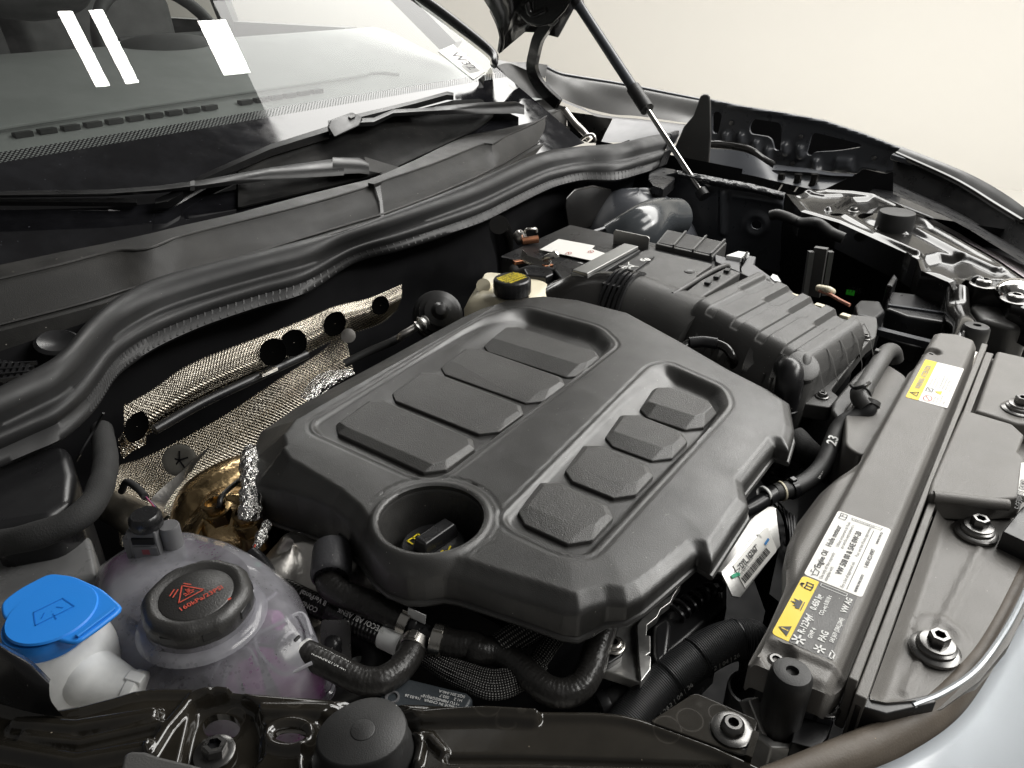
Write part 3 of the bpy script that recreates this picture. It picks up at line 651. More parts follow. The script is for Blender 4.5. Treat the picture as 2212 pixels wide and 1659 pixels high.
# ================================================================== near headlamp panel (black lacquered pressing)
np_ = thing('headlamp_mounting_panel', 'glossy black pressed steel panel with ridges and holes below the blue cap', 'metal panel', (.18, .24, -.06))
ZP = -.022
PF = Fr((0, 0, ZP), (1, 0, 0), (0, 1, 0))
rear = [p[:2] for p in kz('R', ZP, -160,300, 0,322, 150,360, 280,377, 420,352, 600,305, 700,276, 790,262, 1000,262, 1340,290, 1900,335, 2212,347)] + [p[:2] for p in kz('O', ZP, 440,1237, 900,1243, 1100,1262, 1220,1290, 1400,1350, 1800,1500, 2020,1600, 2200,1690)]
front = [(.33,-.03),(.20,-.02),(.06,.14),(-.03,.32),(-.03,.52)]
NPO = [tuple(p) for p in rear] + front
def P2(k, *uv): return [tuple(p[:2]) for p in kz(k, ZP, *uv)]
nh1 = P2('R', *[c for t in np.linspace(0, 2*math.pi, 24, endpoint=False) for c in (1143+99*math.cos(t), 411+70*math.sin(t))])
nh2 = P2('R', *[c for t in np.linspace(0, 2*math.pi, 24, endpoint=False) for c in (1512+86*math.cos(t), 497+40*math.sin(t))])
nb = P2('R', 1890, 560)[0]
feat = [bump_poly(P2('R', 930,700, 1010,345, 1120,290, 1260,295, 1335,350, 1372,470, 1362,600, 1290,700), -.007, .006),
        bump_line(P2('R', 1375,372, 1640,380, 2212,415)+P2('O', 60,1275, 410,1295), .0062, .0055, .35),
        bump_line(P2('R', 100,455, 400,470, 800,405), .0075, .007, .25), bump_line(P2('R', 130,520, 420,545, 830,450), .005, .005, .3),
        bump_line(P2('R', -60,560, 400,640, 760,575), .007, .006, .3), bump_line(P2('R', 790,600, 870,470, 1000,320, 1180,275), .0055, .005, .3),
        bump_poly(nh2, 0, .004), bump_line(P2('N', 1190,1490, 1290,1500, 1390,1610), .0045, .0045, .3),
        bump_line(P2('O', -250,1590, 300,1590, 1200,1620, 1900,1650), .003, -.004, .2),
        bump_disc(nb[0], nb[1], .034, -.006, .008), bump_line(P2('R', 2120,480, 2190,560, 2175,640), .005, .005, .3)]
def hnp(X, Y, sd, idx, par):
    h = sum(f(X, Y) for f in feat)
    s2 = seg_sd(X, Y, nh2)[0]; h = h + .004*np.exp(-((s2+.004)/.003)**2)
    h = h - .004*np.exp(-(seg_sd(X, Y, nh1)[0]/.004)**2)*.3
    n = len(rear)-1; rim = np.where(idx < n, sd, 1.)
    h = h + .003*np.exp(-((rim-.003)/.003)**2)
    h = h - .012*sst((X*.815+Y*.58-.19)/-.08)
    return h
mk('pressing', field(NPO, hnp, .0011, PF, skirt=.006, holes=[nh1, nh2]), M_gloss, np_, smooth=60)
bolt_p = pz('R', 1120, 590, ZP-.004)
o = mk('bolt', lathe([(.0125,0),(.0125,.0012),(.011,.002),(.0072,.0022)], bolt_p, (0, 0, 1), 30), M_bolt, np_)
mk('head', lathe([(.0075,.002),(.0075,.0075),(.0068,.0085),(.0042,.0085)], bolt_p, (.15, -.05, 1), 6, cap1=False), M_bolt, o, smooth=20)
mk('socket', lathe([(.0042,.0085),(.004,.005),(.0002,.005)], bolt_p, (.15, -.05, 1), 12, cap0=False, rf=lambda t, i: 1+.2*math.cos(6*t)), M_void, o)
# corner plate with its screw
cp = kz('O', -.018, 1300,1302, 1620,1095, 1660,1083, 1710,1100, 2140,1290, 2075,1545, 2040,1570)
mk('corner_plate', prism(rpoly(cp, .003), -.024, -.018), M_gloss, np_, bevel=.001)
mk('corner_plate_fold', beam(A_(*kz('O', -.018, 2118,1400)[0]), A_(*kz('O', -.018, 2060,1590)[0]), .004, .006), M_gloss, np_)
torx_screw(np_, pz('O', 1935, 1370, -.018), .0075, flange=1.75, h=.008)
bsx = nrm(A_(.02, -.03, 1)); bso = A_(.1895, .2475, -.001)
bst = tag(mk('rubber_bumper_stop', lathe([(.0265,-.036),(.028,-.03),(.0285,-.02),(.0262,-.012),(.0252,-.003),(.0246,-.0008),(.0238,0)], bso, bsx, 44, rf=lambda t, i: 1-.09*math.cos(2*t+1.0)-.02*math.cos(3*t)), M_rub, smooth=60),
    'big round black rubber bumper stop on the glossy panel below the blue cap', 'bumper stop')
mk('moulding_nub', lathe([(.0074,-.0004),(.0072,.0004),(.0066,.0007)], bso, bsx, 26), M_rub, bst)
tag(mk('trim_corner', blk(kz('R', .0, 620,690, 640,590, 690,572, 760,575, 830,600, 1000,640, 1180,690), -.03), M_dgray, bevel=.003),
    'matt dark grey plastic corner lying over the black panel edge', 'trim')

# tall rubber post on the silver bracket (front right)
def post(k, u0, v0, u1, v1, z1, r, label):
    p = pz(k, u0, v0, z1)
    t = thing('rubber_stop_post', label, 'rubber post', p-A_(0, 0, .06))
    mk('post', lathe([(r*.92,-.062),(r,-.055),(r,-.010),(r*.97,-.004),(r*.85,-.0008),(r*.62,0),(r*.3,0),(r*.26,-.003),(.0003,-.004)], p, (.03, .0, 1), 32, cap1=False), M_rub, t)
    return t, p
t, p = post('Q', 612, 985, 0, 0, .006, .0138, 'tall black rubber stop post in a bright bracket near the corner plate screw')
mk('cradle', prism([(p[0]-.019,p[1]+.012),(p[0]-.023,p[1]-.002),(p[0]-.012,p[1]-.019),(p[0]+.012,p[1]-.018),(p[0]+.010,p[1]-.0135),(p[0]-.010,p[1]-.0145),(p[0]-.0165,p[1]-.002),(p[0]-.014,p[1]+.010)], -.075, -.043), M_alu, t, bevel=.0012)
mk('cradle_arm', beam(A_(p[0]-.012, p[1]+.006, -.05), A_(p[0]-.002, p[1]+.022, -.035), .008, .014), M_alu, t, bevel=.001)
mk('foot', boxm((p[0], p[1], -.07), (.03, .024, .03)), M_blk, t, bevel=.002)
br = thing('latch_bracket', 'small black bracket with a torx screw beside the rubber post', 'bracket', (.37, .02, -.06))
mk('plate', blk(kz('Q', -.03, 640,1190, 700,1140, 920,1200, 890,1330, 690,1270), -.036), M_satin, br, bevel=.001)
mk('block', blk(kz('Q', -.036, 640,1290, 700,1265, 900,1330, 850,1450, 780,1530, 600,1480), -.085), M_blk, br, bevel=.001)
torx_screw(br, pz('Q', 828, 1225, -.03), .0072, flange=1.5, h=.007)

# front weather strip and painted front edge
fs = thing('front_weather_strip', 'brown-black rubber weather strip curving along the silver front edge', 'rubber strip', (.45, -.03, -.06))
fin = kz('Q', -.028, 0,1790, 400,1640, 900,1440, 1300,1280, 1500,1140, 1700,960, 1850,790, 1990,560, 2100,340, 2212,100, 2330,-190)
fou = kz('Q', -.034, 700,1850, 1230,1659, 1450,1550, 1650,1420, 1790,1290, 1900,1140, 1980,1010, 2050,890, 2130,760, 2212,620, 2330,400)
mk('bulb', loft([[a*(1-t)+b*t+A_(0, 0, h) for a, b in zip(crom(fin, 6), crom(fou, 6))] for t, h in ((-.02,-.02),(0,-.003),(.1,.004),(.25,.0085),(.45,.0105),(.62,.0105),(.8,.008),(.93,.002),(1,-.004),(1.02,-.012))], closed=False), mat('dusty_rubber', (.115, .095, .075), .55, grain=.3, gscale=700, var=.35, vscale=40, dust=.4, dcol=(.4, .3, .2)), fs, smooth=80)
mk('carrier_lip', tube([A_(.414,-.018,-.013), A_(.436,-.032,-.013), A_(.47,-.047,-.013), A_(.52,-.0585,-.013), A_(.57,-.066,-.013), A_(.62,-.071,-.013), A_(.70,-.078,-.013)], .0022, n=8), M_silver, fs)
bo = [p for p in crom(fou, 6)]
tag(mk('front_bumper_skin', loft([[p+A_(0, 0, .003) for p in bo], [p+A_(.002,-.008,-.001) for p in bo], [p+A_(.005,-.06,-.018) for p in bo], [p+A_(.01,-.16,-.075) for p in bo], [p+A_(.01,-.22,-.16) for p in bo], [p+A_(.012,-.02,-.16) for p in bo]], closed=False), M_silver, smooth=70),
    'light silver painted front bumper edge outside the rubber strip', 'bumper')
nf = kz('R', -.03, -300,430, 0,500, 150,570, 300,648, 420,710, 560,800)
tag(mk('near_fender', loft([[p for p in nf], [p+A_(-.01,-.012,.003) for p in nf], [p+A_(-.05,-.05,-.004) for p in nf], [p+A_(-.12,-.10,-.05) for p in nf]], closed=False), M_silver, smooth=70),
    'silver painted fender corner beside the glossy black panel', 'fender')
tag(mk('fender_flap', sheet([kzz('G', -80,1225,.018, 60,1310,.018, 200,1390,.014, 318,1505,.008), kzz('G', -80,1250,.024, 50,1340,.024, 185,1420,.020, 310,1540,.012), kzz('G', -80,1400,.010, 60,1480,.010, 200,1570,.006, 322,1640,.0), kzz('G', -80,1620,-.02, 60,1680,-.02, 220,1720,-.02, 400,1740,-.02)]), M_blk, smooth=80),
    'wrinkled shiny black plastic flap in front of the washer filler neck', 'plastic flap')

# ================================================================== coolant reservoir
cr = thing('coolant_reservoir', 'clouded translucent coolant reservoir with purple coolant and a large black cap', 'coolant tank', (.2, .42, -.18))
CC = A_(.199, .430)
def ring(zs, k, *uv): return [p for p in crom(kz(k, zs, *uv), 5, True)]
o1 = (640,880, 900,735, 1190,690, 1520,780, 1750,905, 1910,1050, 2010,1290, 2085,1480, 1900,1640, 1500,1800, 930,1760, 600,1500, 560,1150)
base_ = [A_(*p) for p in kz('G', -.075, *o1)]
cen = sum(base_)/len(base_)
def scl(P, s, z, c=None, sh=(0, 0)): c = cen if c is None else c; return [A_(c[0]+(p[0]-c[0])*s+sh[0], c[1]+(p[1]-c[1])*s+sh[1], z) for p in P]
bs = [A_(x, y, 0) for x, y in rpoly(base_, .010, 4)]
rings = [scl(bs, .97, -.19), scl(bs, .985, -.10), scl(bs, 1.01, -.094), scl(bs, 1.01, -.086), scl(bs, .985, -.082), scl(bs, .975, -.060), scl(bs, .955, -.054), scl(bs, .76, -.034), scl(bs, .70, -.031), scl(bs, .45, -.024, sh=(.006,.004))]
tk = mk('tank', loft(rings), M_tank, cr, smooth=28)
mk('seam_flange', loft([scl(bs, 1.02, -.094), scl(bs, 1.035, -.0925), scl(bs, 1.035, -.0875), scl(bs, 1.02, -.086)], cap=False), M_tank, tk)
mk('coolant', loft([scl(bs, .93, -.185), scl(bs, .945, -.12), scl(bs, .94, -.093)]), M_fluid, cr)
mk('inner_chamber', prism([tuple(p[:2]) for p in kz('G', -.066, 640,930, 900,790, 1200,745, 1520,850, 1600,1000, 1480,1240, 1300,1560, 900,1640, 640,1400, 600,1150)], -.090, -.066), M_tankin, cr, bevel=.004)
bf = [p-A_(0, 0, 0) for p in kz('G', -.05, 1620,1240, 1700,1330, 1780,1460)]
for (k, a) in enumerate((((700,1420),(930,1180)), ((820,1560),(1130,1200)), ((1130,1560),(1190,1250)), ((1340,1600),(1250,1330)), ((1560,1640),(1460,1330)), ((1760,1600),(1620,1300)), ((1650,1010),(1500,1080)), ((760,1080),(880,1150)))):
    q0 = pz('G', *a[0], -.064); q1 = pz('G', *a[1], -.042)
    mk('baffle', loft([[q0, q1], [q0-A_(0,0,.05), q1-A_(0,0,.07)], [q0-A_(.002,.0,.05), q1-A_(.002,0,.07)], [q0-A_(.002,0,0), q1-A_(.002,0,0)]], closed=False), M_tankin, cr)
# pressed ridges on the skin of the tank, their glint put into the colour
for path in (((1600,1230),(1760,1150),(1900,1090),(1960,1230)), ((1600,1230),(1630,1340),(1780,1470),(1960,1400)), ((1130,1150),(1250,1130),(1500,1130),(1740,960)), ((1000,1160),(880,1260),(720,1420)), ((1180,1220),(1060,1350),(840,1470)), ((1290,1230),(1420,1310),(1560,1310),(1620,1420)), ((1440,1360),(1400,1560)), ((1200,1400),(1320,1500),(1360,1640))):
    q = [pz('G', u, v, -.0375-.00006*max(0, v-1200)+(.0) ) for u, v in path]
    mk('ridge', tube(q, .0015, n=6, sub=5), M_ridge, cr)
mk('neck', lathe([(.040,-.03),(.038,-.018),(.036,-.012)], (CC[0], CC[1], 0), n=40, cap0=False, cap1=False), M_tank, cr)
mk('filler_collar', lathe([(.047,-.027),(.044,-.0225),(.039,-.021)], (CC[0], CC[1], 0), n=44, cap0=False, cap1=False), M_tank, cr)
def caprf(t, i):
    c = math.cos(8*t+.5); g = max(-1, min(1, c*3))
    return 1 + (.012*g if i in (1, 2, 3, 4) else .02*g if i in (5,) else 0)
cpx = mk('cap', lathe([(.0375,-.018),(.0385,-.0165),(.0388,-.010),(.0388,-.006),(.0365,-.0025),(.0335,.0),(.0300,.0002),(.0272,-.0022),(.0262,-.0024),(.0254,-.0016),(.0,-.0010)], (CC[0], CC[1], 0), n=96, cap1=False, rf=caprf), M_cap, cr, smooth=50)
for q in range(8):
    a = (q+.5)*math.pi/4-.5/8+R(6)
    mk('grip_recess', boxm((.0372, 0, -.0105), (.003, .014, .007), Fr((CC[0], CC[1], 0), (math.cos(a), math.sin(a), 0), (-math.sin(a), math.cos(a), 0))), M_blk, cpx, bevel=.001)
d0 = pz('G', 1200, 992, 0)-pz('G', 1380, 895, 0); ce = Fr((CC[0], CC[1], -.0009), -d0, (d0[1], -d0[0], 0))
tri = [(-.0125,.0005),(.0065,.0005),(-.003,.0160)]
decal('hot_warning_mark', strokes([tri+[tri[0]], [(-.006,.004),(.000,.004)], [(-.003,.0035),(-.003,.010)], [(-.006,.0065),(-.004,.0055),(-.001,.0065),(.001,.0055)], [(-.013,.009),(-.007,.014)], [(-.014,.012),(-.009,.016)], [(-.001,.017),(.002,.0125)], [(-.003,.0075),(-.001,.0075)], [(-.003,.009),(-.001,.009)]], .0010), Fr(ce.w(-.001,-.002), ce.ex, ce.ey), M_red, cpx)
text('pressure_lettering', '160kPa/23PSI', ce, .000, -.0105, .0062, M_red, cpx, align='CENTER', bold=.00008)
decal('drip_mark', [[(.0015*math.cos(t), .0011*math.sin(t)) for t in np.linspace(0, 6.28, 12)]], Fr(pz('G', 1445, 1010, -.001)+A_(0,0,.0015), (1,0,0), (0,1,0)), M_red, cpx)
pt = pz('G', 1760, 1255, -.052)
mk('hose_port', tube([pt+A_(-.01,.018,.0), pt, pt+A_(.012,-.022,-.002)], .0068, n=18), M_tank, cr)
mk('coolant_inlet', lathe([(.0005,-.012),(.008,-.009),(.011,0),(.008,.008),(.0005,.011)], pz('G', 1700, 1150, -.055), (.3,-.5,.3), 18), M_fluid, cr)

# level sensor plug behind the tank
pb = pz('G', 1000, 735, -.035); pf = Fr(pb, rt, fh)
pl = thing('sensor_plug', 'grey electrical plug with black boot and red-violet wires behind the coolant tank', 'connector', pb)
mk('housing', boxm((-.004, 0, .017), (.024, .02, .036), pf), M_greyp, pl, bevel=.0015)
mk('side_sleeve', lathe([(.0085,-.004),(.0085,.030),(.0075,.032)], pf.w(.0135, .003, 0), (0,0,1), 20), M_greyp, pl)
mk('side_key', boxm((-.0185, .0, .012), (.007, .016, .028), pf), M_greyp, pl, bevel=.001)
mk('boot', lathe([(.0128,.034),(.0135,.037),(.0130,.043),(.0105,.046),(.004,.046)], pf.w(-.002, 0, 0), (0,0,1), 26), M_blk, pl)
mk('latch_window', boxm((-.003, -.0105, .026), (.018, .002, .006), pf), M_void, pl)
mk('red_lock', boxm((-.003, -.0104, .015), (.006, .0016, .005), pf), mat('dull_red_plastic', (.22, .05, .06), .5), pl)
mk('latch_frame', boxm((-.003, -.0102, .012), (.020, .0014, .016), pf), M_greyp, pl, bevel=.0008)
for q, (dx, m) in enumerate(((0, mat('red_wire', (.5, .06, .1), .45)), (.002, mat('violet_wire', (.16, .09, .22), .45)), (.004, M_blk))):
    mk('wire', tube([pf.w(dx-.004,0,.044), pz('S', 640+q*25, 830, -.015), pz('S', 640+q*12, 740, -.01), pz('S', 560, 640, -.01), pz('S', 440, 520, -.02), pz('S', 330, 450, -.03)], .0009 if q < 2 else .0008, n=6), m, pl)
mk('wire_sleeve', tube([pz('S', 540, 620, -.01), pz('S', 440, 515, -.02), pz('S', 330, 460, -.03), pz('S', 280, 560, -.05)], .0034, n=10), M_tape, pl)

# ================================================================== washer filler
wr = thing('washer_filler', 'white washer fluid filler neck under a bright blue snap cap', 'washer reservoir', (.13, .49, -.2))
bc = kz('G', .004, 0,1020, 120,930, 310,832, 460,850, 640,930, 778,1050, 640,1160, 470,1280, 300,1240, 130,1195, 12,1110)
bcp = rpoly(bc, .006, 4)
cx, cy = .1235, .487
lid = mk('cap', prism(bcp, .0, .004), M_blue, wr, bevel=.0022, seg=3)
mk('raised_disc', lathe([(.0295,.0038),(.0285,.0052),(.0,.0056)], (cx+.002, cy+.002, 0), n=48, cap0=False, cap1=False), M_blue, lid)
mk('collar', lathe([(.0265,.001),(.0275,-.004),(.0275,-.012),(.0265,-.0135)], (cx-.003, cy+.004, 0), n=44), M_blue, lid)
wsf = Fr((cx+.002, cy+.002, .0056), ce.ex, ce.ey)
decal('screen_wash_mark', strokes([[(-.012,-.006),(-.009,.008),(.010,.008),(.013,-.006),(-.012,-.006)],[(0,-.010),(0,-.003)],[(-.004,.002),(-.007,-.002)],[(.004,.002),(.007,-.002)]], .0008), wsf, mat('blue_emboss', (.010, .16, .62), .4), lid, lift=.0002)
mk('rib', beam(pz('G', 480, 1235, .0055), pz('G', 720, 1055, .0055), .003, .002), M_blue, lid, bevel=.0006)
mk('neck', lathe([(.052,-.21),(.047,-.12),(.042,-.06),(.037,-.028),(.034,-.020),(.0285,-.012)], (cx-.003, cy+.004, 0), n=40), M_milk, wr)
n0, n1 = pz('G', 590, 1500, -.042), pz('G', 900, 1600, -.050)
mk('side_spout', lathe([(.020,-.028),(.021,-.004),(.0195,.004),(.0145,.022),(.0135,.027),(.0150,.028),(.0150,.034),(.0125,.036)], n0, n1-n0, 30), M_milk, wr)
mk('spout_tab', boxm((0,0,0), (.012,.006,.008), Fr(pz('G', 850, 1500, -.036), n1-n0, (0,0,1))), M_milk, wr, bevel=.001)

# inner wing on the near left: grey ledge, harness
tag(mk('inner_wing', blk(kz('G', -.06, -120,680, 300,650, 560,585, 590,700, 625,860, 420,880, -120,1080), -.3), mat('grey_wing_paint', (.16, .16, .16), .3, var=.3, vscale=30, dust=.5), bevel=.006, seg=3),
    'dusty grey painted inner wing ledge behind the blue cap', 'inner wing')
tag(mk('taped_harness', tube(kzz('G', -150,690,-.02, 0,650,-.02, 170,615,-.015, 330,565,-.012, 470,500,-.01, 580,400,-.01, 640,270,-.012, 665,130,-.02, 640,-60,-.04), .0115, n=18, rfun=lambda s: 1+.03*math.sin(s*160)), M_tape),
    'thick cloth-taped wiring harness bending up beside the heat foil', 'wiring harness')
tag(mk('thin_cable', tube(kzz('G', 480,130,-.04, 520,60,-.03, 590,-60,-.02, 650,-170,0.), .0014, n=6), M_blk), 'thin black cable rising behind the taped harness', 'cable')
tag(mk('plastic_duct_cover', blk(kz('G', -.015, -100,90, 220,40, 420,20, 470,200, 460,380, 300,490, -100,560), -.2), M_blk, bevel=.01, seg=3), 'dark plastic cover in shadow below the cowl seal', 'plastic cover')
cg = pz('E', 90, 960, .02)
t = thing('vent_grille', 'small black mesh vent grille between cowl and rubber seal', 'grille', cg-A_(0,0,.01))
for q in range(7):
    mk('bar', beam(pz('E', -40+q*38, 880+q*6, .022), pz('E', -90+q*38, 1010+q*4, .018), .003, .004), M_blk, t)
for q in range(4):
    mk('bar', beam(pz('E', -90, 915+q*36, .021), pz('E', 240-q*20, 900+q*30, .021), .003, .004), M_blk, t)
tag(mk('cowl_drain_cap', lathe([(.022,0),(.024,.004),(.020,.007),(.006,.004),(.0,.004)], pz('E', 375, 785, .025), (0,-.3,1), 28, cap1=False), M_blk), 'round black cap half hidden behind the seal near the vent grille', 'cap')

# ================================================================== bulkhead, heat foil, exhaust
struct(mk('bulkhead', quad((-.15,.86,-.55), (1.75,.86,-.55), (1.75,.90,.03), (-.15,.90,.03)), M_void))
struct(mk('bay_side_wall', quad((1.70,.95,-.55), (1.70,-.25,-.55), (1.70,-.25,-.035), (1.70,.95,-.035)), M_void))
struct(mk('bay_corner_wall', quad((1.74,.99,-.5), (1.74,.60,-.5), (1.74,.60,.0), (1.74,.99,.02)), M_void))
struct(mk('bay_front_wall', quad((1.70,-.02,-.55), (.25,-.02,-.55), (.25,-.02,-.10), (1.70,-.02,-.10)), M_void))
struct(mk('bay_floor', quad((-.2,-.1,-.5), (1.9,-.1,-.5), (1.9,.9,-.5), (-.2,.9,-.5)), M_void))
hf_ = thing('upper_heat_foil', 'bright dimpled metal heat foil strip with round holes under the cowl seal', 'heat shield', (.5, .74, -.12))
top = kY('E', .765, 800,1180, 1000,1065, 1200,930, 1500,800, 1970,622)+kY('K', .765, 420,65, 620,15, 815,-60)
mid = kY('E', .742, 805,1370, 1040,1200, 1290,1040, 1600,905, 1985,745)+kY('K', .742, 450,140, 640,75, 815,0)
bot = kY('E', .755, 800,1500, 1000,1320, 1300,1150, 1600,1010, 1985,835)+kY('K', .755, 470,235, 680,160, 790,80)
mk('foil', dimpled([top, mid, bot]), M_dimple, hf_, smooth=180)
mk('left_tab', (lambda m: m)(dimpled([kY('E', .752, 780,1385, 900,1220, 1010,1190), kY('E', .745, 770,1440, 880,1330, 960,1330), kY('E', .75, 795,1520, 860,1470, 940,1430)])), M_dimple, hf_, smooth=80)
def foil_hole(k, u, v, a, b, Y, lab=None):
    c = pY(k, u, v, Y); fr = Fr(c, (1, 0, 0), (0, .3, 1))
    return mk('hole_shade_disc', lathe([(a, -.0005), (a*.97, .0012), (a*.9, .0006), (0.0005, .0004)], c, -nrm(_ray(k, u, v)), 26, cap0=False, cap1=False, rf=lambda t, i: 1-(1-b/a)*abs(math.cos(t+.6))), M_hole, hf_)  # black disc on the foil; the hole's shade is in its colour
for k, u, v, a, b in (('E', 885,1315,.018,.011), ('E', 1770,830,.018,.016), ('E', 1905,770,.018,.016), ('K', 420,165,.018,.014), ('K', 690,55,.014,.012)):
    foil_hole(k, u, v, a, b, .733)
lf_ = thing('lower_heat_foil', 'large dimpled dark metal heat foil deep behind the engine', 'heat shield', (.4, .74, -.3))
lt_ = kY('F', .775, 240,1010, 330,980, 480,900, 600,820, 700,755, 740,700)
lm_ = kY('F', .745, 250,1080, 360,1060, 500,990, 600,900, 700,830, 760,790)
lb_ = kY('F', .74, 260,1180, 380,1190, 520,1150, 620,1060, 720,980, 780,930)
mk('foil', dimpled([lt_, lm_, lb_]), M_dimple, lf_, smooth=180)
sp = pY('S', 910, 220, .73)
o = mk('star_clip', lathe([(.0185,0),(.018,.003),(.013,.0035),(.0004,.002)], sp, -nrm(_ray('S', 910, 220)), 26), mat('dull_clip_steel', (.14,.135,.12), .4, 1), lf_)
decal('clip_slots', strokes([[(0, 0), (.010*math.cos(a), .010*math.sin(a))] for a in np.arange(5)*2*math.pi/5+.3], .002), Fr(sp-nrm(_ray('S', 910, 220))*.0042, rt, cup), M_void, o)
sr = thing('shield_rail', 'dark bent metal shield edge crossing in front of the lower heat foil', 'metal shield', pY('S', 700, 700, .70))
mk('sheet', sheet([kY('S', .71, 1260,60, 1100,180, 960,320, 820,440, 680,560, 600,650, 540,780, 520,880), kY('S', .70, 1160,180, 1060,300, 960,440, 860,560, 790,660, 740,760, 720,860, 720,980)]), M_gun, sr, smooth=80)
tag(mk('foil_rail_clip', beam(pY('E', 1690, 980, .73), pY('E', 1790, 935, .73), .006, .004), M_steel), 'short bright clip on the dark rail below the upper foil', 'clip')
tag(mk('shadow_rail', tube([pY('E', 1000,1335,.735), pY('E', 1300,1165,.74), pY('E', 1650,1000,.74), pY('E', 1985,845,.745)], .006, n=10), M_blk), 'dark rail running under the bright upper foil', 'rail')
tag(mk('foil_pad', sheet([kz('K', -.06, 210,600, 300,480, 400,440, 520,430), kz('K', -.05, 260,620, 330,540, 430,490, 540,460), kz('K', -.08, 300,680, 400,600, 480,550, 580,500)]), M_foil, smooth=80), 'crinkled bright foil pad tucked behind the left edge of the cover', 'foil pad')

mf = thing('exhaust_manifold', 'golden heat-tinted exhaust housing behind the coolant tank', 'exhaust manifold', pz('S', 1450, 1150, -.17))
mc = pz('S', 1500, 1010, -.115)
def blob(c, ax, n1=22, n2=30, axd=(0, 0, 1), dent=.05, seed=1):
    rs = np.random.RandomState(seed); ph = rs.rand(6)*6
    V, F = [], []
    for i in range(n1+1):
        th = math.pi*i/n1
        for j in range(n2):
            t = 2*math.pi*j/n2; k = 1+dent*(math.sin(3*t+ph[0]+2*th)+.6*math.sin(5*th+ph[1])*math.sin(2*t+ph[2]))
            V.append(A_(c[0]+ax[0]*k*math.sin(th)*math.cos(t), c[1]+ax[1]*k*math.sin(th)*math.sin(t), c[2]+ax[2]*k*math.cos(th)))
    for i in range(n1):
        for j in range(n2):
            a, b = i*n2+j, i*n2+(j+1) % n2; F.append((a, b, b+n2, a+n2))
    return V, F
mk('housing', blob(mc, (.052, .052, .045), dent=.035), M_gold, mf, smooth=80)
mk('heat_cone', tube([mc+A_(-.01,.02,-.01), pz('S', 1250, 760, -.11), pz('S', 1480, 520, -.10), pz('S', 1700, 380, -.10)], [.042,.038,.032,.026], n=28), M_gold, mf, smooth=80)
mk('weld_band', tube([pz('S', 1130, 1240, -.085), pz('S', 1090, 1050, -.08), pz('S', 1200, 840, -.078), pz('S', 1330, 620, -.075)], .0022, n=8), M_gold2, mf)
tag(mk('exhaust_pipe', tube(kzz('S', 180,720,-.12, 330,800,-.12, 480,900,-.12, 640,1010,-.13), [.019,.019,.02,.022], n=24), mat('dull_pipe_steel', (.33,.30,.25), .42, 1, grain=.4, gscale=250, var=.2)), 'dull steel exhaust pipe between harness and sensor plug', 'exhaust pipe')
def sensor(k, u, v, z, axis, label, cable, group=None):
    c = pz(k, u, v, z); t = thing('oxygen_sensor', label, 'oxygen sensor', c)
    mk('boss', lathe([(.0165,-.022),(.0135,-.012),(.0125,-.006)], c, axis, 28), M_gold, t)
    mk('hex_nut', lathe([(.0130,-.006),(.0130,.004),(.0120,.005)], c, axis, 6), M_gold2, t, smooth=20)
    mk('flange', lathe([(.0130,.005),(.0140,.006),(.0140,.008),(.0118,.009)], c, axis, 28), M_gold2, t)
    mk('can', lathe([(.0100,.009),(.0102,.014),(.0115,.015),(.0115,.018),(.0080,.0185),(.0078,.014),(.0003,.013)], c, axis, 28, cap1=False), M_gold2, t)
    return t, c
ax = nrm(A_(-.12, .12, 1))
t, c = sensor('S', 1345, 830, -.075, ax, 'brass-coloured oxygen sensor with thin dark cable on the golden housing', None)
mk('cable', tube([c+ax*.013, pz('S', 1340, 720, -.05), pz('S', 1370, 620, -.045), pz('S', 1480, 510, -.05), pz('S', 1620, 400, -.055)], .0026, n=8), M_blk, t)
t, c = sensor('S', 1680, 940, -.07, ax, 'brass-coloured oxygen sensor inside a foil sleeve beside the engine cover', None)
mk('foil_sleeve', tube(kzz('S', 1680,860,-.058, 1685,760,-.05, 1700,600,-.042, 1710,420,-.036, 1700,250,-.034, 1690,120,-.038), [.0095,.0115,.0110,.0112,.0115,.007], n=22, rfun=lambda s: 1+.10*math.sin(s*330)+.06*math.sin(s*770)), M_foil, t, smooth=60)
tag(mk('foil_strip', tube(kzz('S', 1880,900,-.05, 1830,1000,-.052, 1780,1110,-.056, 1740,1180,-.06), [.004,.0052,.005,.003], n=12, rfun=lambda s: 1+.15*math.sin(s*500)), M_foil, smooth=50), 'short crinkled foil wrap by the lower left corner of the cover', 'foil wrap')
t = thing('injector_plug', 'small black plug with green seal right of the coolant cap', 'connector', pz('S', 1800, 1350, -.08))
mk('body', tube(kzz('S', 1700,1230,-.055, 1800,1340,-.058, 1900,1450,-.06, 1980,1540,-.062), [.006,.007,.0055,.0035], n=12), M_blk, t)
mk('green_seal', lathe([(.0025,0),(.003,.001),(.002,.003)], pz('S', 1765, 1378, -.048), (0,0,1), 14), M_green, t)
mk('red_wire', tube(kzz('S', 1740,1140,-.05, 1720,1190,-.052, 1690,1240,-.053), .0008, n=6), M_red, t)
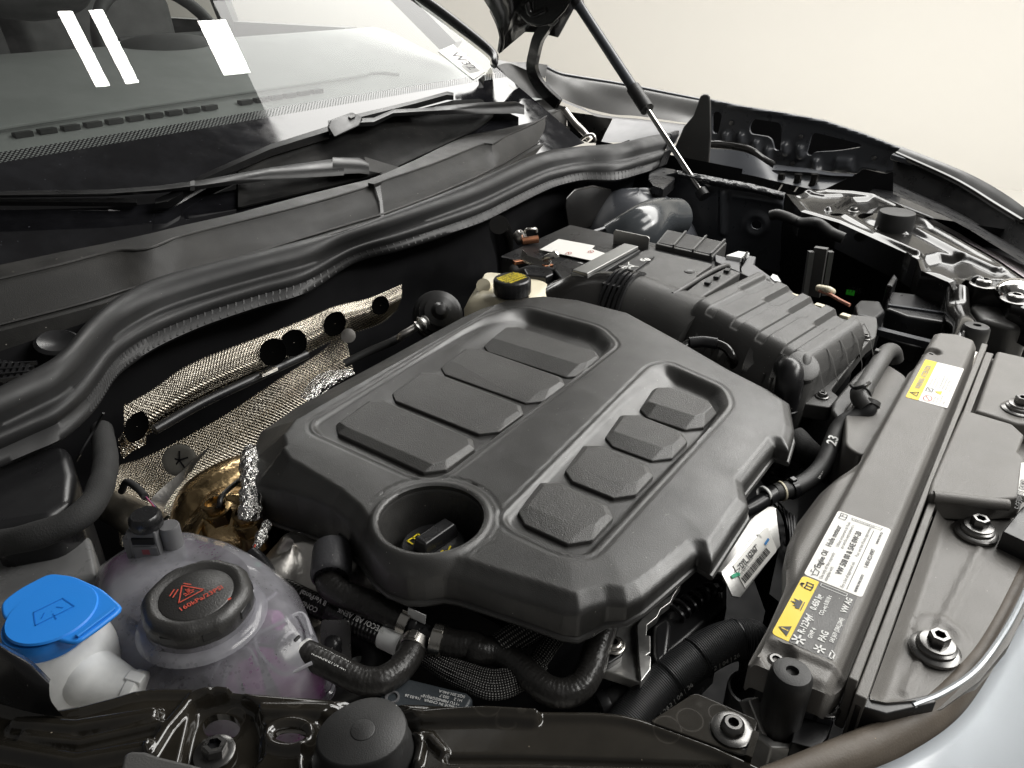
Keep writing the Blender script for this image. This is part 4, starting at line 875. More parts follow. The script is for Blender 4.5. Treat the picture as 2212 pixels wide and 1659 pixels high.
# ================================================================== engine front end, near side
en = thing('engine_block', 'dull cast metal engine end with lobed casting below the cover', 'engine block', (.45, .38, -.4))
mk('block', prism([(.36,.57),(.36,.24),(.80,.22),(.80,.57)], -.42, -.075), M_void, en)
mk('casting', blob(pz('N', 330, 330, -.098), (.045,.045,.042), dent=.10, seed=3), M_gun, en, smooth=80)
mk('casting', blob(pz('N', 830, 400, -.105), (.045,.04,.05), dent=.09, seed=8), M_gun, en, smooth=80)
mk('casting', blob(pz('N', 600, 560, -.15), (.06,.05,.05), dent=.08, seed=5), M_gun, en, smooth=80)
mk('stud', lathe([(.009,0),(.009,.02),(.007,.024)], pz('N', 690, 140, -.06), (0,0,1), 20), M_bolt, en)
mk('stud', lathe([(.013,-.02),(.013,.004),(.011,.010),(.006,.012)], pz('N', 845, 350, -.09), (-.4,-.3,1), 24), M_gun, en)
t = thing('hose_elbow_cap', 'ribbed grey-black end cap where the thick hose leaves the casting', 'hose cap', pz('N', 560, 250, -.075))
ca_ = nrm(A_(-.52,-.50,-.10)); cc_ = pz('N', 560, 215, -.045)
hc_ = mk('cap', lathe([(.0135,-.020),(.0165,-.019),(.0172,-.014),(.0172,.010),(.0162,.0135),(.0145,.0145),(.0125,.0125),(.0105,.012)], cc_, ca_, 32), mat('worn_grey_plastic', (.05,.05,.055), .5, grain=.5, gscale=400, dust=.6), t, smooth=50)
for q in range(8):
    a = q*math.pi/4; e1_ = nrm(np.cross(ca_, (0,0,1))); e2_ = np.cross(ca_, e1_)
    mk('notch', boxm((0,0,0), (.004,.003,.004), Fr(cc_+ca_*.0135+(e1_*math.cos(a)+e2_*math.sin(a))*.0125, e1_*math.cos(a)+e2_*math.sin(a), ca_)), M_void, hc_)
def ringclamp(par, p, d, r, w=.008, m=M_steel, tabbed=True, name='clamp'):
    d = nrm(d)
    o = mk(name, lathe([(r, -w/2), (r*1.09, -w/2+.0006), (r*1.09, w/2-.0006), (r, w/2)], p, d, 28, cap0=False, cap1=False), m, par)
    if tabbed:
        s = nrm(np.cross(d, (0, 0, 1))); mk('ear', boxm((0, 0, 0), (w*.8, .006, .004), Fr(np.asarray(p)+nrm(A_(0,0,1)-d*d[2])*r*1.1, d, s)), m, o, bevel=.0006)
    return o
hz = -.062
hs = thing('bypass_hose', 'thick moulded black rubber hose from the elbow cap to the tee', 'hose', pz('N', 850, 500, -.08))
P1 = kzz('N', 530,300,-.052, 555,370,-.05, 640,430,-.052, 780,480,-.056, 930,545,-.060, 1060,605,-.063, 1130,640,-.064)
mk('hose', tube(P1, .0114, n=20), M_mold, hs)
ringclamp(hs, pz('N', 1118, 632, -.0635), P1[-1]-P1[-3], .0117, .009)
mk('label_tab', boxm((0,0,0), (.016,.010,.0008), Fr(pz('N', 1190, 590, -.05), P1[-1]-P1[-3], (0,0,1))), M_white, hs)
tj = thing('hose_tee', 'black plastic three-way hose tee held by bright clamps', 'hose connector', pz('N', 1240, 720, -.08))
pc = pz('N', 1245, 715, -.064)
mk('arm', tube([pz('N', 1120, 635, -.0635), pc], .0072, n=16, smooth=False), M_blk, tj)
mk('arm', tube([pc, pz('N', 1380, 785, -.066)], .0072, n=16, smooth=False), M_blk, tj)
mk('arm', tube([pc, pz('N', 1195, 790, -.068)], .0072, n=16, smooth=False), M_blk, tj)
mk('collar', lathe([(.0088,-.003),(.0092,-.001),(.0092,.002),(.0085,.003)], pz('N', 1175, 665, -.064), P1[-1]-P1[-3], 22), M_blk, tj)
h2 = thing('reservoir_hose', 'curved black hose with white print from coolant reservoir to the tee', 'hose', pz('N', 700, 1000, -.09))
P2_ = kzz('N', 205,790,-.052, 300,840,-.053, 430,900,-.056, 560,960,-.060, 690,1030,-.064, 810,1075,-.067, 930,1070,-.068, 1050,1000,-.069, 1130,900,-.069, 1180,800,-.068)
mk('hose', tube(P2_, .0106, n=20), M_mold, h2)
ringclamp(h2, pz('N', 1178, 805, -.068), P2_[-1]-P2_[-2], .0109, .009)
d = P2_[1]-P2_[0]
ringclamp(h2, pz('N', 300, 838, -.053), d, .0106, .007, M_blk, True)
ringclamp(h2, pz('N', 238, 806, -.0525), d, .0100, .004, M_wink, False, 'white_band')
ringclamp(h2, pz('N', 352, 862, -.054), d, .0100, .003, M_wink, False, 'white_band')
hd = nrm(P2_[4]-P2_[2]); hfm = Fr(pz('N', 560, 930, -.053)+A_(0,0,.0030), -hd, np.cross(A_(0,0,1), -hd)*1.0+A_(0,0,.6))
hfr = Fr(P2_[3]+nrm(cup-nrm(fwv)*0.6)*.0101, -hd, nrm(np.cross(nrm(cup-nrm(fwv)*0.6), -hd)))
for q, s in enumerate(('VW AG 17UNDEYE35', '5QV 121 447 C', 'MADE IN HUNGARY')): text('print', s, hfr, -.016, .0028-.0032*q, .0031, M_wink, h2, lift=.0003)
h3 = thing('front_coolant_hose', 'long wavy black rubber hose dipping in front of the engine cover', 'hose', pz('O', 500, 1000, -.1))
P3 = kzz('N', 1350,770,-.066, 1470,800,-.067, 1620,810,-.068)+kzz('O', -20,755,-.069, 130,770,-.072, 270,850,-.074, 400,970,-.076, 520,1060,-.078, 650,1085,-.079, 770,1030,-.078, 850,900,-.075, 890,760,-.072, 930,640,-.07, 960,560,-.07)
mk('hose', tube(P3, .0112, n=20), M_mold, h3)
ringclamp(h3, pz('N', 1350, 772, -.066), P3[1]-P3[0], .0115, .010)
cb = thing('conduit_hose', 'straight braided conduit hose with white lettering behind the black tee', 'hose', pz('N', 600, 600, -.1))
P4 = kzz('N', 200,390,-.076, 420,500,-.076, 640,600,-.076, 850,690,-.076, 1060,790,-.076)
mk('hose', tube(P4, .0098, n=20), M_braidh, cb)
mk('smooth_sleeve', tube(kzz('N', 560,562,-.076, 690,622,-.076), .0106, n=20, smooth=False), M_blk, cb)
mk('white_tape', tube(kzz('N', 945,737,-.076, 1090,808,-.076), .0104, n=20, smooth=False), M_white, cb)
d4 = nrm(P4[-1]-P4[0]); up4 = nrm(nrm(CP-P4[2])-d4*(nrm(CP-P4[2])@d4))
c4 = lambda u, v: Fr(pz('N', u, v, -.076)+up4*.0100, -d4, np.cross(up4, -d4))
text('print', 'IVECO/ AB/ AENK', c4(800, 672), 0, -.0055, .0062, M_wink, cb, align='CENTER', bold=.0001)
text('print', 'B VerPental', c4(450, 515), 0, -.0065, .0060, M_wink, cb, align='CENTER', bold=.0001)
text('print', 'CONDUCT...', c4(400, 490), 0, .0015, .0060, M_wink, cb, align='CENTER', bold=.0001)
for q, (dv, z) in enumerate(((0, -.076), (40, -.077), (80, -.079), (120, -.082))):
    tag(mk('braided_sleeve', tube(kzz('N', 1240,840+dv*.5,z, 1400,930+dv*.7,z, 1560,990+dv*.85,z, 1740,1040+dv,z, 1900,1020+dv*.9,z, 2030,960+dv*.6,z, 2120,900+dv*.4,z), .0058, n=14), M_braid), 'black speckled braided cable sleeve looping under the wavy hose', 'cable sleeve', 'braided sleeves looping under the wavy hose')
tag(mk('braided_sleeve', tube(kzz('O', 150,740,-.070, 250,670,-.067, 360,600,-.064, 470,530,-.062, 540,480,-.062), .0115, n=18), M_braid), 'thick braided cable sleeve coming out under the cover edge', 'cable sleeve')
tag(mk('braided_sleeve', tube(kzz('O', 420,880,-.080, 480,790,-.076, 550,690,-.072, 620,600,-.068, 680,520,-.066), .0078, n=16), M_braid), 'narrower braided cable sleeve rising to the tip of the cover', 'cable sleeve')
tag(mk('lower_hose', tube(kzz('N', 690,790,-.11, 800,780,-.105, 880,850,-.105, 880,960,-.11, 800,1060,-.115, 680,1130,-.12, 570,1200,-.125, 520,1290,-.13), .0125, n=18), M_rub), 'smooth black hose bending below the printed reservoir hose', 'hose')
tag(mk('hose_band', lathe([(.0128,-.005),(.0135,-.004),(.0135,.004),(.0128,.005)], pz('N', 800, 1000, -.105), (-.3,.1,-.5), 26, cap0=False, cap1=False), M_white), 'white band round the smooth lower hose', 'hose band')
t = thing('hose_bracket', 'upright dark metal tab with a black clip by the coolant tank', 'bracket', pz('N', 600, 900, -.12))
q0 = pz('N', 590, 800, -.08); bfr = Fr(q0, rt, cup)
mk('tab', prism(rpoly([(-.013,-.03),(.020,-.04),(.014,-.022),(.0115,.020),(-.012,.020)], .004), -.001, .001, bfr), M_bolt, t, bevel=.0004)
mk('clip', lathe([(.007,0),(.006,.004),(.004,.007),(.0003,.008)], bfr.w(-.002,-.002,.001), bfr.ez, 18, rf=lambda a, i: 1+.4*abs(math.sin(a))), M_blk, t)
md = thing('control_module', 'dark slate control module with printed text at the black panel edge', 'control module', pz('N', 1300, 1180, -.11))
mt = kz('N', -.075, 830,1260, 1060,1055, 1110,1045, 1560,1155, 1610,1200, 1560,1290)
mk('case', blk(mt, -.12), mat('slate_plastic', (.035,.042,.048), .4, grain=.3, gscale=500, dust=.5), md, bevel=.003, seg=3)
ux = nrm(pz('N', 1120,1055,-.075)-pz('N', 1560,1160,-.075)); mfm = Fr(pz('N', 1560, 1262, -.0745), ux, np.cross((0,0,1), ux))
for u, v, w_ in ((1488,1266,'MADE IN CHINA   /16.03.26'), (1512,1243,'*1TU M8N02G95J1E*'), (1532,1216,'H1.2    S02.7'), (1552,1188,'SQS.201.040.A')):
    text('print', w_, Fr(pz('N', u, v, -.0745), mfm.ex, mfm.ey), 0, 0, .0034, M_wink, md, lift=.0006)
mk('socket', lathe([(.0055,-.002),(.0055,.0008),(.004,.0008),(.0035,-.001),(.0003,-.001)], pz('N', 1010, 1195, -.0745), (0,0,1), 20), M_greyp, md)
# big ribbed hose to the shroud
bh = thing('ribbed_air_hose', 'fat finely ribbed black hose with white date print arching to the radiator cover', 'hose', pz('O', 1500, 1000, -.14))
P5 = kzz('O', 1080,1400,-.115, 1240,1200,-.105, 1420,1010,-.095, 1600,860,-.088, 1780,740,-.083, 1930,680,-.082, 2070,680,-.085)+kzz('Q', 330,780,-.095, 375,900,-.12, 370,1060,-.15)
mk('hose', tube(P5, [.0165]*len(P5), n=26), M_corr, bh)
for i, s_ in ((2, '12 | 04 | 26'), (4, '12 | 04 | 26'), (1, '12 | 04 | 26')):
    d5 = nrm(P5[i+1]-P5[i-1]); v5 = nrm(CP-P5[i]); n5 = nrm(v5-d5*(v5@d5)); side = np.cross(n5, d5); n6 = nrm(n5*.62-side*.78)
    text('print', s_, Fr(P5[i]+n6*.0166, d5, np.cross(n6, d5)), 0, -.003, .0062, M_wink, bh, align='CENTER', lift=.0004)
for i, f in ((3, .4), (5, .3), (2, .2)):
    a = P5[i]*(1-f)+P5[i+1]*f; ringclamp(bh, a, P5[i+1]-P5[i-1], .0161, .0006, M_blk, False, 'mould_line')
tag(mk('hose_stub', lathe([(.019,-.03),(.019,0),(.0185,.004),(.0165,.004),(.016,-.02)], pz('Q', 325, 1130, -.105), (0,0,1), 30), mat('chipped_pipe', (.05,.05,.05), .25, coat=.5)), 'open black pipe stub with bright worn rim below the ribbed hose', 'pipe')
t = thing('short_hose', 'short black hose with collar behind the ribbed hose', 'hose', pz('O', 1050, 1100, -.13))
mk('hose', tube(kzz('O', 930,1190,-.115, 1040,1120,-.11, 1160,1030,-.11, 1260,950,-.115), .0095, n=18), M_rub, t)
mk('collar', lathe([(.0115,-.004),(.0122,0),(.0115,.004)], pz('O', 950, 1180, -.114), (.6,-.4,.1), 24), M_blk, t)
# cast plate, bracket and ribbed manifold end
ep = thing('manifold_end', 'grey cast plate and black ribbed intake end below the cover front corner', 'intake manifold', pz('O', 1200, 700, -.2))
mk('cast_plate', blk(kz('O', -.085, 930,900, 1000,620, 1130,520, 1240,470, 1225,760, 1230,1000), -.095), M_alu, ep, bevel=.001)
mk('pressed_bracket', blk(kz('O', -.078, 1205,560, 1250,500, 1310,450, 1330,420, 1390,380, 1460,335, 1545,250, 1490,330, 1465,385, 1390,440, 1360,500, 1285,560, 1280,640, 1310,640, 1310,770, 1280,790, 1315,800, 1310,900, 1235,1000, 1215,760), -.086), M_alu, ep, bevel=.0008)
lug = pz('O', 1025, 720, -.075)
mk('lug', blk(kz('O', -.078, 960,790, 985,690, 1050,665, 1105,740, 1095,790, 1000,850, 960,860), -.1), M_blk, ep, bevel=.002)
torx_screw(ep, lug, .0072, M_steel, flange=1.3, h=.005)
mk('ribbed_case', blk(kz('O', -.092, 1300,560, 1420,440, 1760,220, 1900,160, 1900,400, 1640,640, 1400,840, 1310,900), -.2), M_blk, ep, bevel=.006)
for q in range(7):
    f = q/6; u0, v0 = 1420+370*f, 410-190*f; u1, v1 = 1540+230*f, 570-230*f
    mk('rib', tube(kzz('O', u0,v0,-.088, u0+55,v0+5,-.083, (u0+u1)/2+75,(v0+v1)/2,-.085, u1+10,v1-30,-.095, u1-20,v1+8,-.105), .0022, n=6), M_blk, ep)
mk('plug_body', blk(kz('O', -.082, 1330,560, 1440,490, 1470,560, 1440,800, 1360,870, 1330,780), -.13), M_blk, ep, bevel=.004)
# bright label plate
lpz = thing('label_plate', 'bright aluminium plate with engine code barcode sticker beside the cover', 'metal plate', (.55, .12, -.1))
a0, a1 = pz('L', 935, 1350, -.048), pz('L', 1245, 965, -.048)
ex = nrm(a1-a0)
top_ = kz('L', -.046, 900,1345, 935,1352, 1010,1262, 1270,985, 1240,960, 1180,1005, 1080,1060)
b0, b1, b2, b3 = pz('L', 955, 1352, -.05), pz('L', 1280, 975, -.05), pz('L', 1308, 1195, -.064), pz('L', 1062, 1500, -.064)
bq = [b0, b1, b2, pz('L', 1070, 1504, -.064), pz('L', 1022, 1495, -.063)]
fn = nrm(np.cross(b1-b0, b3-b0)); fn = fn if fn[2] > 0 else -fn
mk('face', loft([bq, [p-fn*.0016 for p in bq]]), M_alu, lpz, bevel=.0006)
mk('flange', prism(kz('L', -.0495, 895,1340, 960,1353, 1284,975, 1262,962, 1235,962, 1150,1020, 1040,1130), -.0525, -.0495), M_alu, lpz, bevel=.0006)
lfm = Fr(b0, b1-b0, b0-b3)
if lfm.ez[2] < 0: lfm = Fr(b0, b1-b0, b0-b3)
c_ = [tuple(lfm.hit('L', u, v)[:2]) for u, v in ((1022,1315),(1205,1095),(1228,1090),(1280,1218),(1275,1235),(1092,1448))]
mk('sticker', loft([[lfm.w(x, y, .0004) for x, y in c_], [lfm.w(x, y, .0010) for x, y in c_]]), M_label, lpz, smooth=0)
lo_ = lfm.hit('L', 1085, 1440); hi_ = lfm.hit('L', 1262, 1222); tl = lfm.hit('L', 1040, 1330); tr_ = lfm.hit('L', 1215, 1105)
BW = np.linalg.norm(hi_[:2]-lo_[:2]); HF = Fr(lfm.w(lo_[0], lo_[1], .0011), lfm.w(*hi_[:2])-lfm.w(*lo_[:2]), lfm.w(*tl[:2])-lfm.w(*lo_[:2]))
BH = HF.l(lfm.w(*tl[:2]))[1]
rs = np.random.RandomState(4); x = .004; bars = []
while x < BW-.006:
    w = rs.choice([.0006,.0009,.0014]); bars.append(rect(x, BH*.06, x+w, BH*.44)); x += w+rs.choice([.0006,.0009,.0012])
decal('barcode', bars, HF, M_ink, lpz, lift=.0003)
decal('rule', [rect(.002, BH*.49, BW*.97, BH*.50)], HF, M_ink, lpz, lift=.0003)
text('lettering', '*DYL 162367*', HF, BW*.16, BH*.72, BW*.115, M_ink, lpz, bold=.0002, sx=.9)
text('lettering', '20-29-20 09.01.00', HF, BW*.16, BH*.62, BW*.05, M_ink, lpz, sx=1.)
text('lettering', 'M5 W09  Z', HF, BW*.10, BH*.52, BW*.05, M_ink, lpz)
decal('green_tick', strokes([[(-.003,BH*.86),(.004,BH*.72),(.005,BH*.66)]], .003), HF, M_green, lpz, lift=.0004)
decal('blue_tick', strokes([[(BW*.93,BH*.62),(BW*1.06,BH*.66)]], .0022), HF, M_blu2, lpz, lift=.0004)
decal('triangle_mark', strokes([[(.004,BH*.70),(.004,BH*.93),(.011,BH*.86),(.004,BH*.70)]], .0006), HF, M_ink, lpz, lift=.0003)
decal('peeled_spot', [[(BW*.96+.0016*math.cos(a), BH*1.2+.003*math.sin(a)) for a in np.linspace(0,6.28,14)]], Fr(HF.o+HF.ez*-.0005, HF.ex, HF.ey), M_wink, lpz)

# ================================================================== right-hand hoses (between cover and shroud)
rh = thing('heater_pipe', 'black pipe and hose with chalked 23 running beside the radiator cover', 'hose', pz('M', 560, 950, -.1))
P6 = kzz('M', -60,1290,-.06, 60,1235,-.058, 150,1180,-.056, 215,1140,-.055)
mk('thin_pipe', tube(P6, .0072, n=18), M_blk, rh)
P7 = kzz('M', 210,1140,-.055, 330,1110,-.054, 430,1060,-.053, 510,990,-.050, 560,920,-.046, 600,820,-.040, 640,720,-.034, 690,655,-.028, 780,605,-.022, 850,570,-.016, 865,520,-.010)
mk('hose', tube(P7, .0092, n=20), M_rub, rh)
ringclamp(rh, P7[1], P7[2]-P7[0], .0098, .007, M_blk)
ringclamp(rh, P7[0]*.6+P7[1]*.4, P7[1]-P7[0], .0094, .003, M_cream, False, 'band')
mk('connector', tube([P6[2], P6[3], P7[0]*.7+P7[1]*.3], .0085, n=18), M_blk, rh)
ringclamp(rh, pz('M', 140, 1150, -.052), P6[3]-P6[2], .0080, .0035, M_wink, False, 'white_paint_mark')
ringclamp(rh, P7[-1], P7[-1]-P7[-2], .0104, .006, M_dgray, False, 'band')
d7 = nrm(P7[6]-P7[4]); v7 = nrm(CP-P7[5]); n7 = nrm(v7-d7*(v7@d7))
text('chalk_number', '23', Fr(P7[5]+n7*.0094, d7, np.cross(n7, d7)), 0, -.004, .014, M_wink, rh, align='CENTER', lift=.0008, bold=.0003)
for q in range(2): text('print', ('5WA 121 447', 'DN 12 EPDM')[q], Fr(P7[3]+nrm(CP-P7[3])*.0094, d7, np.cross(n7, d7)), -.009, -.001-.0035*q, .0030, M_wink, rh, lift=.0006)
up_ = thing('shroud_pipe', 'stout grey-black pipe with bracket clipped along the radiator cover edge', 'pipe', pz('M', 900, 300, -.06))
P8 = kzz('M', 850,545,-.012, 800,480,-.006, 815,440,-.003, 850,380,-.001, 900,300,.000, 950,220,.001, 990,165,-.001, 1030,165,-.008, 1045,220,-.02)
mk('pipe', tube(P8, .0098, n=20), M_dgray, up_)
mk('clip', tube(kzz('M', 740,395,.004, 770,415,.006, 830,400,.010, 865,380,.008), .0022, n=8), M_blk, up_)
ringclamp(up_, P8[2], P8[3]-P8[1], .0102, .012, M_dgray, False, 'collar')
mk('tab', boxm((0,0,0), (.008,.005,.012), Fr(pz('M', 915, 180, .006), (1,0,0), (0,1,0))), M_dgray, up_, bevel=.001)
fs2 = kz('M', -.03, 880,215, 930,290, 870,410, 720,560, 690,640, 640,620, 605,560, 620,500, 760,330)
tag(mk('fan_shroud', blk(fs2, -.12), M_dgray, bevel=.01, seg=3), 'dark grey moulded fan shroud corner under the stout pipe', 'fan shroud')
tag(mk('shroud_duct', prism(rpoly([(.70,.079),(.905,.079),(.93,.11),(.90,.122),(.78,.118),(.71,.10)], .012), -.10, -.018), M_gray, bevel=.012, seg=4), 'rounded grey duct bulging from the engine side of the radiator cover', 'duct')
t = thing('corrugated_vent_hose', 'black corrugated vent hose with smooth elbow below the air filter corner', 'hose', pz('J', 1050, 1500, -.12))
v0_ = pz('J', 1035, 1075, -.004)
ve = [v0_+A_(*d_) for d_ in ((.022,.012,-.004),(.010,.005,.001),(.0,.0,-.012),(-.002,0,-.042),(-.004,-.002,-.07),(-.006,-.004,-.10),(-.008,-.006,-.14))]
mk('elbow', tube(ve[:4], [.0150,.0155,.0155,.0145], n=24), M_blk, t, smooth=80)
mk('bellows', tube(ve[3:], .0140, n=22, sub=16, rfun=lambda s: 1+.10*math.sin(s*2*math.pi/.0060)), M_blk, t, smooth=80)
ringclamp(t, ve[3], ve[4]-ve[2], .0148, .004, M_blk, False, 'rim')
t = thing('breather_tube', 'thin shiny black breather tube bending into the air filter wall', 'tube', pz('J', 480, 900, -.08))
mk('tube', tube(kzz('J', 180,850,-.012, 250,810,-.008, 340,805,-.006, 450,820,-.006, 530,860,-.008, 575,930,-.016, 590,1000,-.03), .0058, n=16), M_glossf, t)
mk('sleeve', tube(kzz('J', 230,812,-.007, 340,803,-.0055, 450,818,-.0055), .0072, n=18), M_blk, t)
mk('collar', lathe([(.009,-.01),(.009,.004),(.0085,.005)], pz('J', 580, 965, -.028), (0,0,1), 22), M_blk, t)
tag(mk('taped_hose', tube(kzz('M', 330,760,-.06, 400,830,-.065, 460,890,-.075, 540,930,-.09), .016, n=18, rfun=lambda s: 1+.02*math.sin(s*300)), M_tape), 'cloth-wrapped hose end sticking out under the right corner of the cover', 'hose')
t = thing('fan_ring', 'dark ribbed fan ring curving behind the aluminium label plate', 'fan', pz('L', 1350, 1100, -.2))
for q in range(9):
    mk('rib', tube(kzz('L', 1210+q*22,905+q*14,-.075, 1280+q*14,930+q*30,-.08, 1330+q*6,990+q*50,-.09, 1345,1080+q*60,-.10), .0016, n=6), M_blk, t)
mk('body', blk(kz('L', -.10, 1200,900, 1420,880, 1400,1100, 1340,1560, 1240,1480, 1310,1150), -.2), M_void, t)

# ================================================================== air filter, intake duct
af = thing('air_filter_housing', 'ribbed grey plastic air filter housing right of the intake duct', 'air filter box', (.92, .24, -.14))
AFr = Fr((.831, .201, 0), (.986, -.165, 0), (.165, .986, 0))
AO = rpoly([(-.036,-.040),(.145,-.034),(.160,-.02),(.205,.145),(.190,.160),(.05,.162),(.012,.152),(.002,.14),(-.028,.0)], .006)
ys = [.1198,.0785,.0391,0.]
def haf(X, Y, sd, idx, par):
    top = .013+.010*(Y+.04)/.19
    dx = X-(-.0275+.21*Y)
    h = top - .060*(1-np.clip(dx/.040, 0, 1))**2.6 - .030*(1-np.clip((Y+.040)/.020, 0, 1))**2 - .03*(1-np.clip((.160-Y)/.018, 0, 1))**2 - .02*(1-np.clip((.158+.285*Y-X)/.016, 0, 1))**2
    for y in ys:
        sk_ = Y-y; x0 = .2135*y
        h = h - .0022*sst((.0072-np.abs(sk_))/.0012)*sst((dx-.020)/.003)*sst((x0+.085-X)/.003)
        h = h - .0075*sst((.0135-np.abs(sk_-.001))/.005)*sst((X-x0-.080)/.014)*sst((x0+.162-X)/.008)
    return h
mk('lid', field(AO, haf, .0014, AFr, skirt=.026), M_dgray, af, smooth=45)
for y in ys:
    xn = -.0275+.21*y
    mk('spring_clip', loft([[AFr.w(xn+dx, y+e*.0078, z) for e in (-1, 1)] for dx, z in ((.004,-.030),(.008,-.014),(.014,-.003),(.022,.0065))]+[[AFr.w(xn+dx+.002, y+e*.0078, z-.003) for e in (-1, 1)] for dx, z in ((.022,.0065),(.014,-.003),(.008,-.014),(.004,-.030))], closed=False), M_bolt, af, smooth=60)
    mk('far_clip', boxm((.2135*y+.152, y, .008), (.010, .012, .005), AFr), M_cream, af, bevel=.001)
mk('lower_case', prism([(-.026,-.034),(.145,-.028),(.195,.14),(.05,.150),(.014,.135),(-.014,.01)], -.16, -.052, AFr), M_blk, af, bevel=.004)
mk('flange', prism(rpoly([(.803,.172),(.812,.140),(.845,.138),(.855,.150),(1.02,.147),(1.045,.143),(1.085,.150),(1.115,.158),(1.10,.20),(1.04,.20),(.83,.178)], .005), -.055, -.036), M_dgray, af, bevel=.002)
for q in range(5):
    x = .006+.034*q
    mk('rib', loft([[AFr.w(x+e*.0012, y, z) for e in (-1, 1)] for y, z in ((-.050,-.036),(-.049,-.028),(-.037,.000),(-.028,.010),(-.020,-.036))], closed=False), M_dgray, af)
for p in ((1.029,.153,-.036), (.832,.154,-.036)): torx_screw(af, p, .0058, M_bolt, flange=1.35)
for y in (.004, .016, .074, .096, .108):
    xn = -.0275+.21*y; mk('wall_rib', beam(AFr.w(xn+.003, y, -.048), AFr.w(xn+.005, y, -.018), .0018, .003, up=(1,0,0)), M_dgray, af)
mk('vent_cup', lathe([(.019,-.03),(.0195,.0),(.019,.005),(.017,.006)], pz('J', 1120, 1010, .0), (-.35,-.35,.7), 30), M_dgray, af)
du = thing('intake_duct', 'wide black intake duct elbow joined to the air filter housing', 'air duct', (.92, .45, -.12))
mk('elbow', tube([A_(.825,.585,-.15), A_(.850,.570,-.085), A_(.895,.540,-.052), A_(.925,.505,-.044), A_(.935,.478,-.042)], [.050,.054,.056,.056,.055], n=36), M_glossf, du, smooth=80)
mk('trunk', tube([A_(.934,.462,-.041), A_(.932,.44,-.041), A_(.925,.40,-.043), A_(.915,.36,-.046), A_(.905,.33,-.05)], [.0555,.0555,.056,.060,.066], n=36), M_dgray, du, smooth=80)
for q, (y, r) in enumerate(((.486,.0575),(.478,.0590),(.470,.0575),(.461,.0590),(.454,.0600))):
    ringclamp(du, A_(.935-.0008*q, y, -.042), A_(.05,-1,0), r-.002, .005, M_blk, False, 'clamp_band')
mk('clamp_tongue', boxm((0,0,0), (.010,.036,.004), Fr(A_(.905,.473,.006), (1,0,0), (0,1,0))), M_blk, du, bevel=.001)
mk('clamp_tongue', boxm((0,0,0), (.012,.010,.006), Fr(A_(.950,.468,.016), (1,0,0), (0,1,0))), M_blk, du, bevel=.001)

# ================================================================== brake fluid reservoir
bk = thing('brake_fluid_reservoir', 'cream brake fluid reservoir with black cap and yellow lettering', 'brake reservoir', (.82, .6, -.09))
bcx = pz('I', 470, 632, .022)
mk('tank', loft([[A_(x, y, z) for x, y in rpoly([(.775-e,.640+e),(.87,.680),(.905+e,.60),(.885,.555-e),(.80,.535-e)], .02)] for e, z in ((.004,-.12),(.006,-.03),(.0,-.016),(-.016,-.006))]), M_cream, bk, smooth=60)
mk('neck', lathe([(.032,-.040),(.028,-.016),(.024,-.006)], (bcx[0], bcx[1], 0), n=36), M_cream, bk)
mk('side_inlet', tube([pz('I', 300,760,-.02), pz('I', 235,720,-.01), pz('I', 210,700,.0)], .0105, n=20), M_cream, bk)
cpk = mk('cap', lathe([(.0255,-.010),(.0265,-.008),(.0265,.008),(.0255,.0105),(.0235,.012),(.0222,.012)], (bcx[0], bcx[1], .010), n=72, rf=lambda t, i: 1+.012*(1 if math.cos(24*t) > .3 else 0)), M_blk, bk, smooth=30)
ff = Fr((bcx[0], bcx[1], .0222), ce.ex, ce.ey)
for q, (s, y, z) in enumerate((('ONLY DOT 4', .0105, .0058), ('BRAKE FLUID', .0045, .0066), ('FROM SEALED', -.0015, .0064), ('CONTAINERS', -.0075, .0064), ('SEE MANUAL', -.0135, .0056))):
    text('lettering', s, ff, 0, y, z, M_yink, cpk, align='CENTER', bold=.00025, lift=.0005)

# ================================================================== battery and neighbours
ba = thing('battery', 'black car battery with white warning sticker and grey hold-down strap', 'battery', (1.05, .55, -.2))
mk('case', prism(rpoly([(.935,.70),(.945,.395),(1.14,.395),(1.15,.70)], .006), -.22, -.004), M_blk, ba, bevel=.003)
mk('top_lid', prism(rpoly([(.952,.500),(.955,.400),(1.085,.398),(1.09,.515),(1.03,.520)], .008), -.004, .0025), M_dgray, ba, bevel=.002)
ll = kz('I', .0, 720,375, 890,280, 1215,340, 1190,370, 1310,410, 1210,480)
mk('warning_sticker', prism(ll, -.0005, .0003), M_label, ba, smooth=0)
bx = nrm(pz('I', 890,280,0)-pz('I', 720,375,0)); by = nrm(pz('I', 1210,480,0)-pz('I', 720,375,0))
bfm = Fr(pz('I', 720, 375, .0004), -by, bx)
for q in range(9):
    w = .066 if q < 6 else .05; mk('sticker_print', (lambda m: m)(([bfm.w(-.014-w*(.6 if q % 3 == 2 else 1), .006+.0058*q, .0002), bfm.w(-.014, .006+.0058*q, .0002), bfm.w(-.014, .0078+.0058*q, .0002), bfm.w(-.014-w*(.6 if q % 3 == 2 else 1), .0078+.0058*q, .0002)], [(0,1,2,3)])), M_gink, ba, smooth=0)
for q in range(4):
    decal('hazard_mark', [[(-.003,.006+.015*q),(-.012,.006+.015*q),(-.0075,.016+.015*q)]], bfm, M_yel if q in (1, 2) else M_blu2, ba, lift=.0003)
for u, v in ((980,410),(1180,395)):
    decal('red_ring', strokes([[(.006*math.cos(a), .004*math.sin(a)) for a in np.linspace(0, 6.29, 17)], [(-.004,-.003),(.004,.003)]], .001), Fr(pz('I', u, v, .0008), (1,0,0), (0,1,0)), M_red, ba)
st0, st1 = pz('I', 1080, 590, .012), pz('I', 1545, 345, .012)
mk('strap', beam(st0, st1, .026, .006), mat('grey_strap_metal', (.30, .30, .29), .4, .7, var=.1), ba, bevel=.0015)
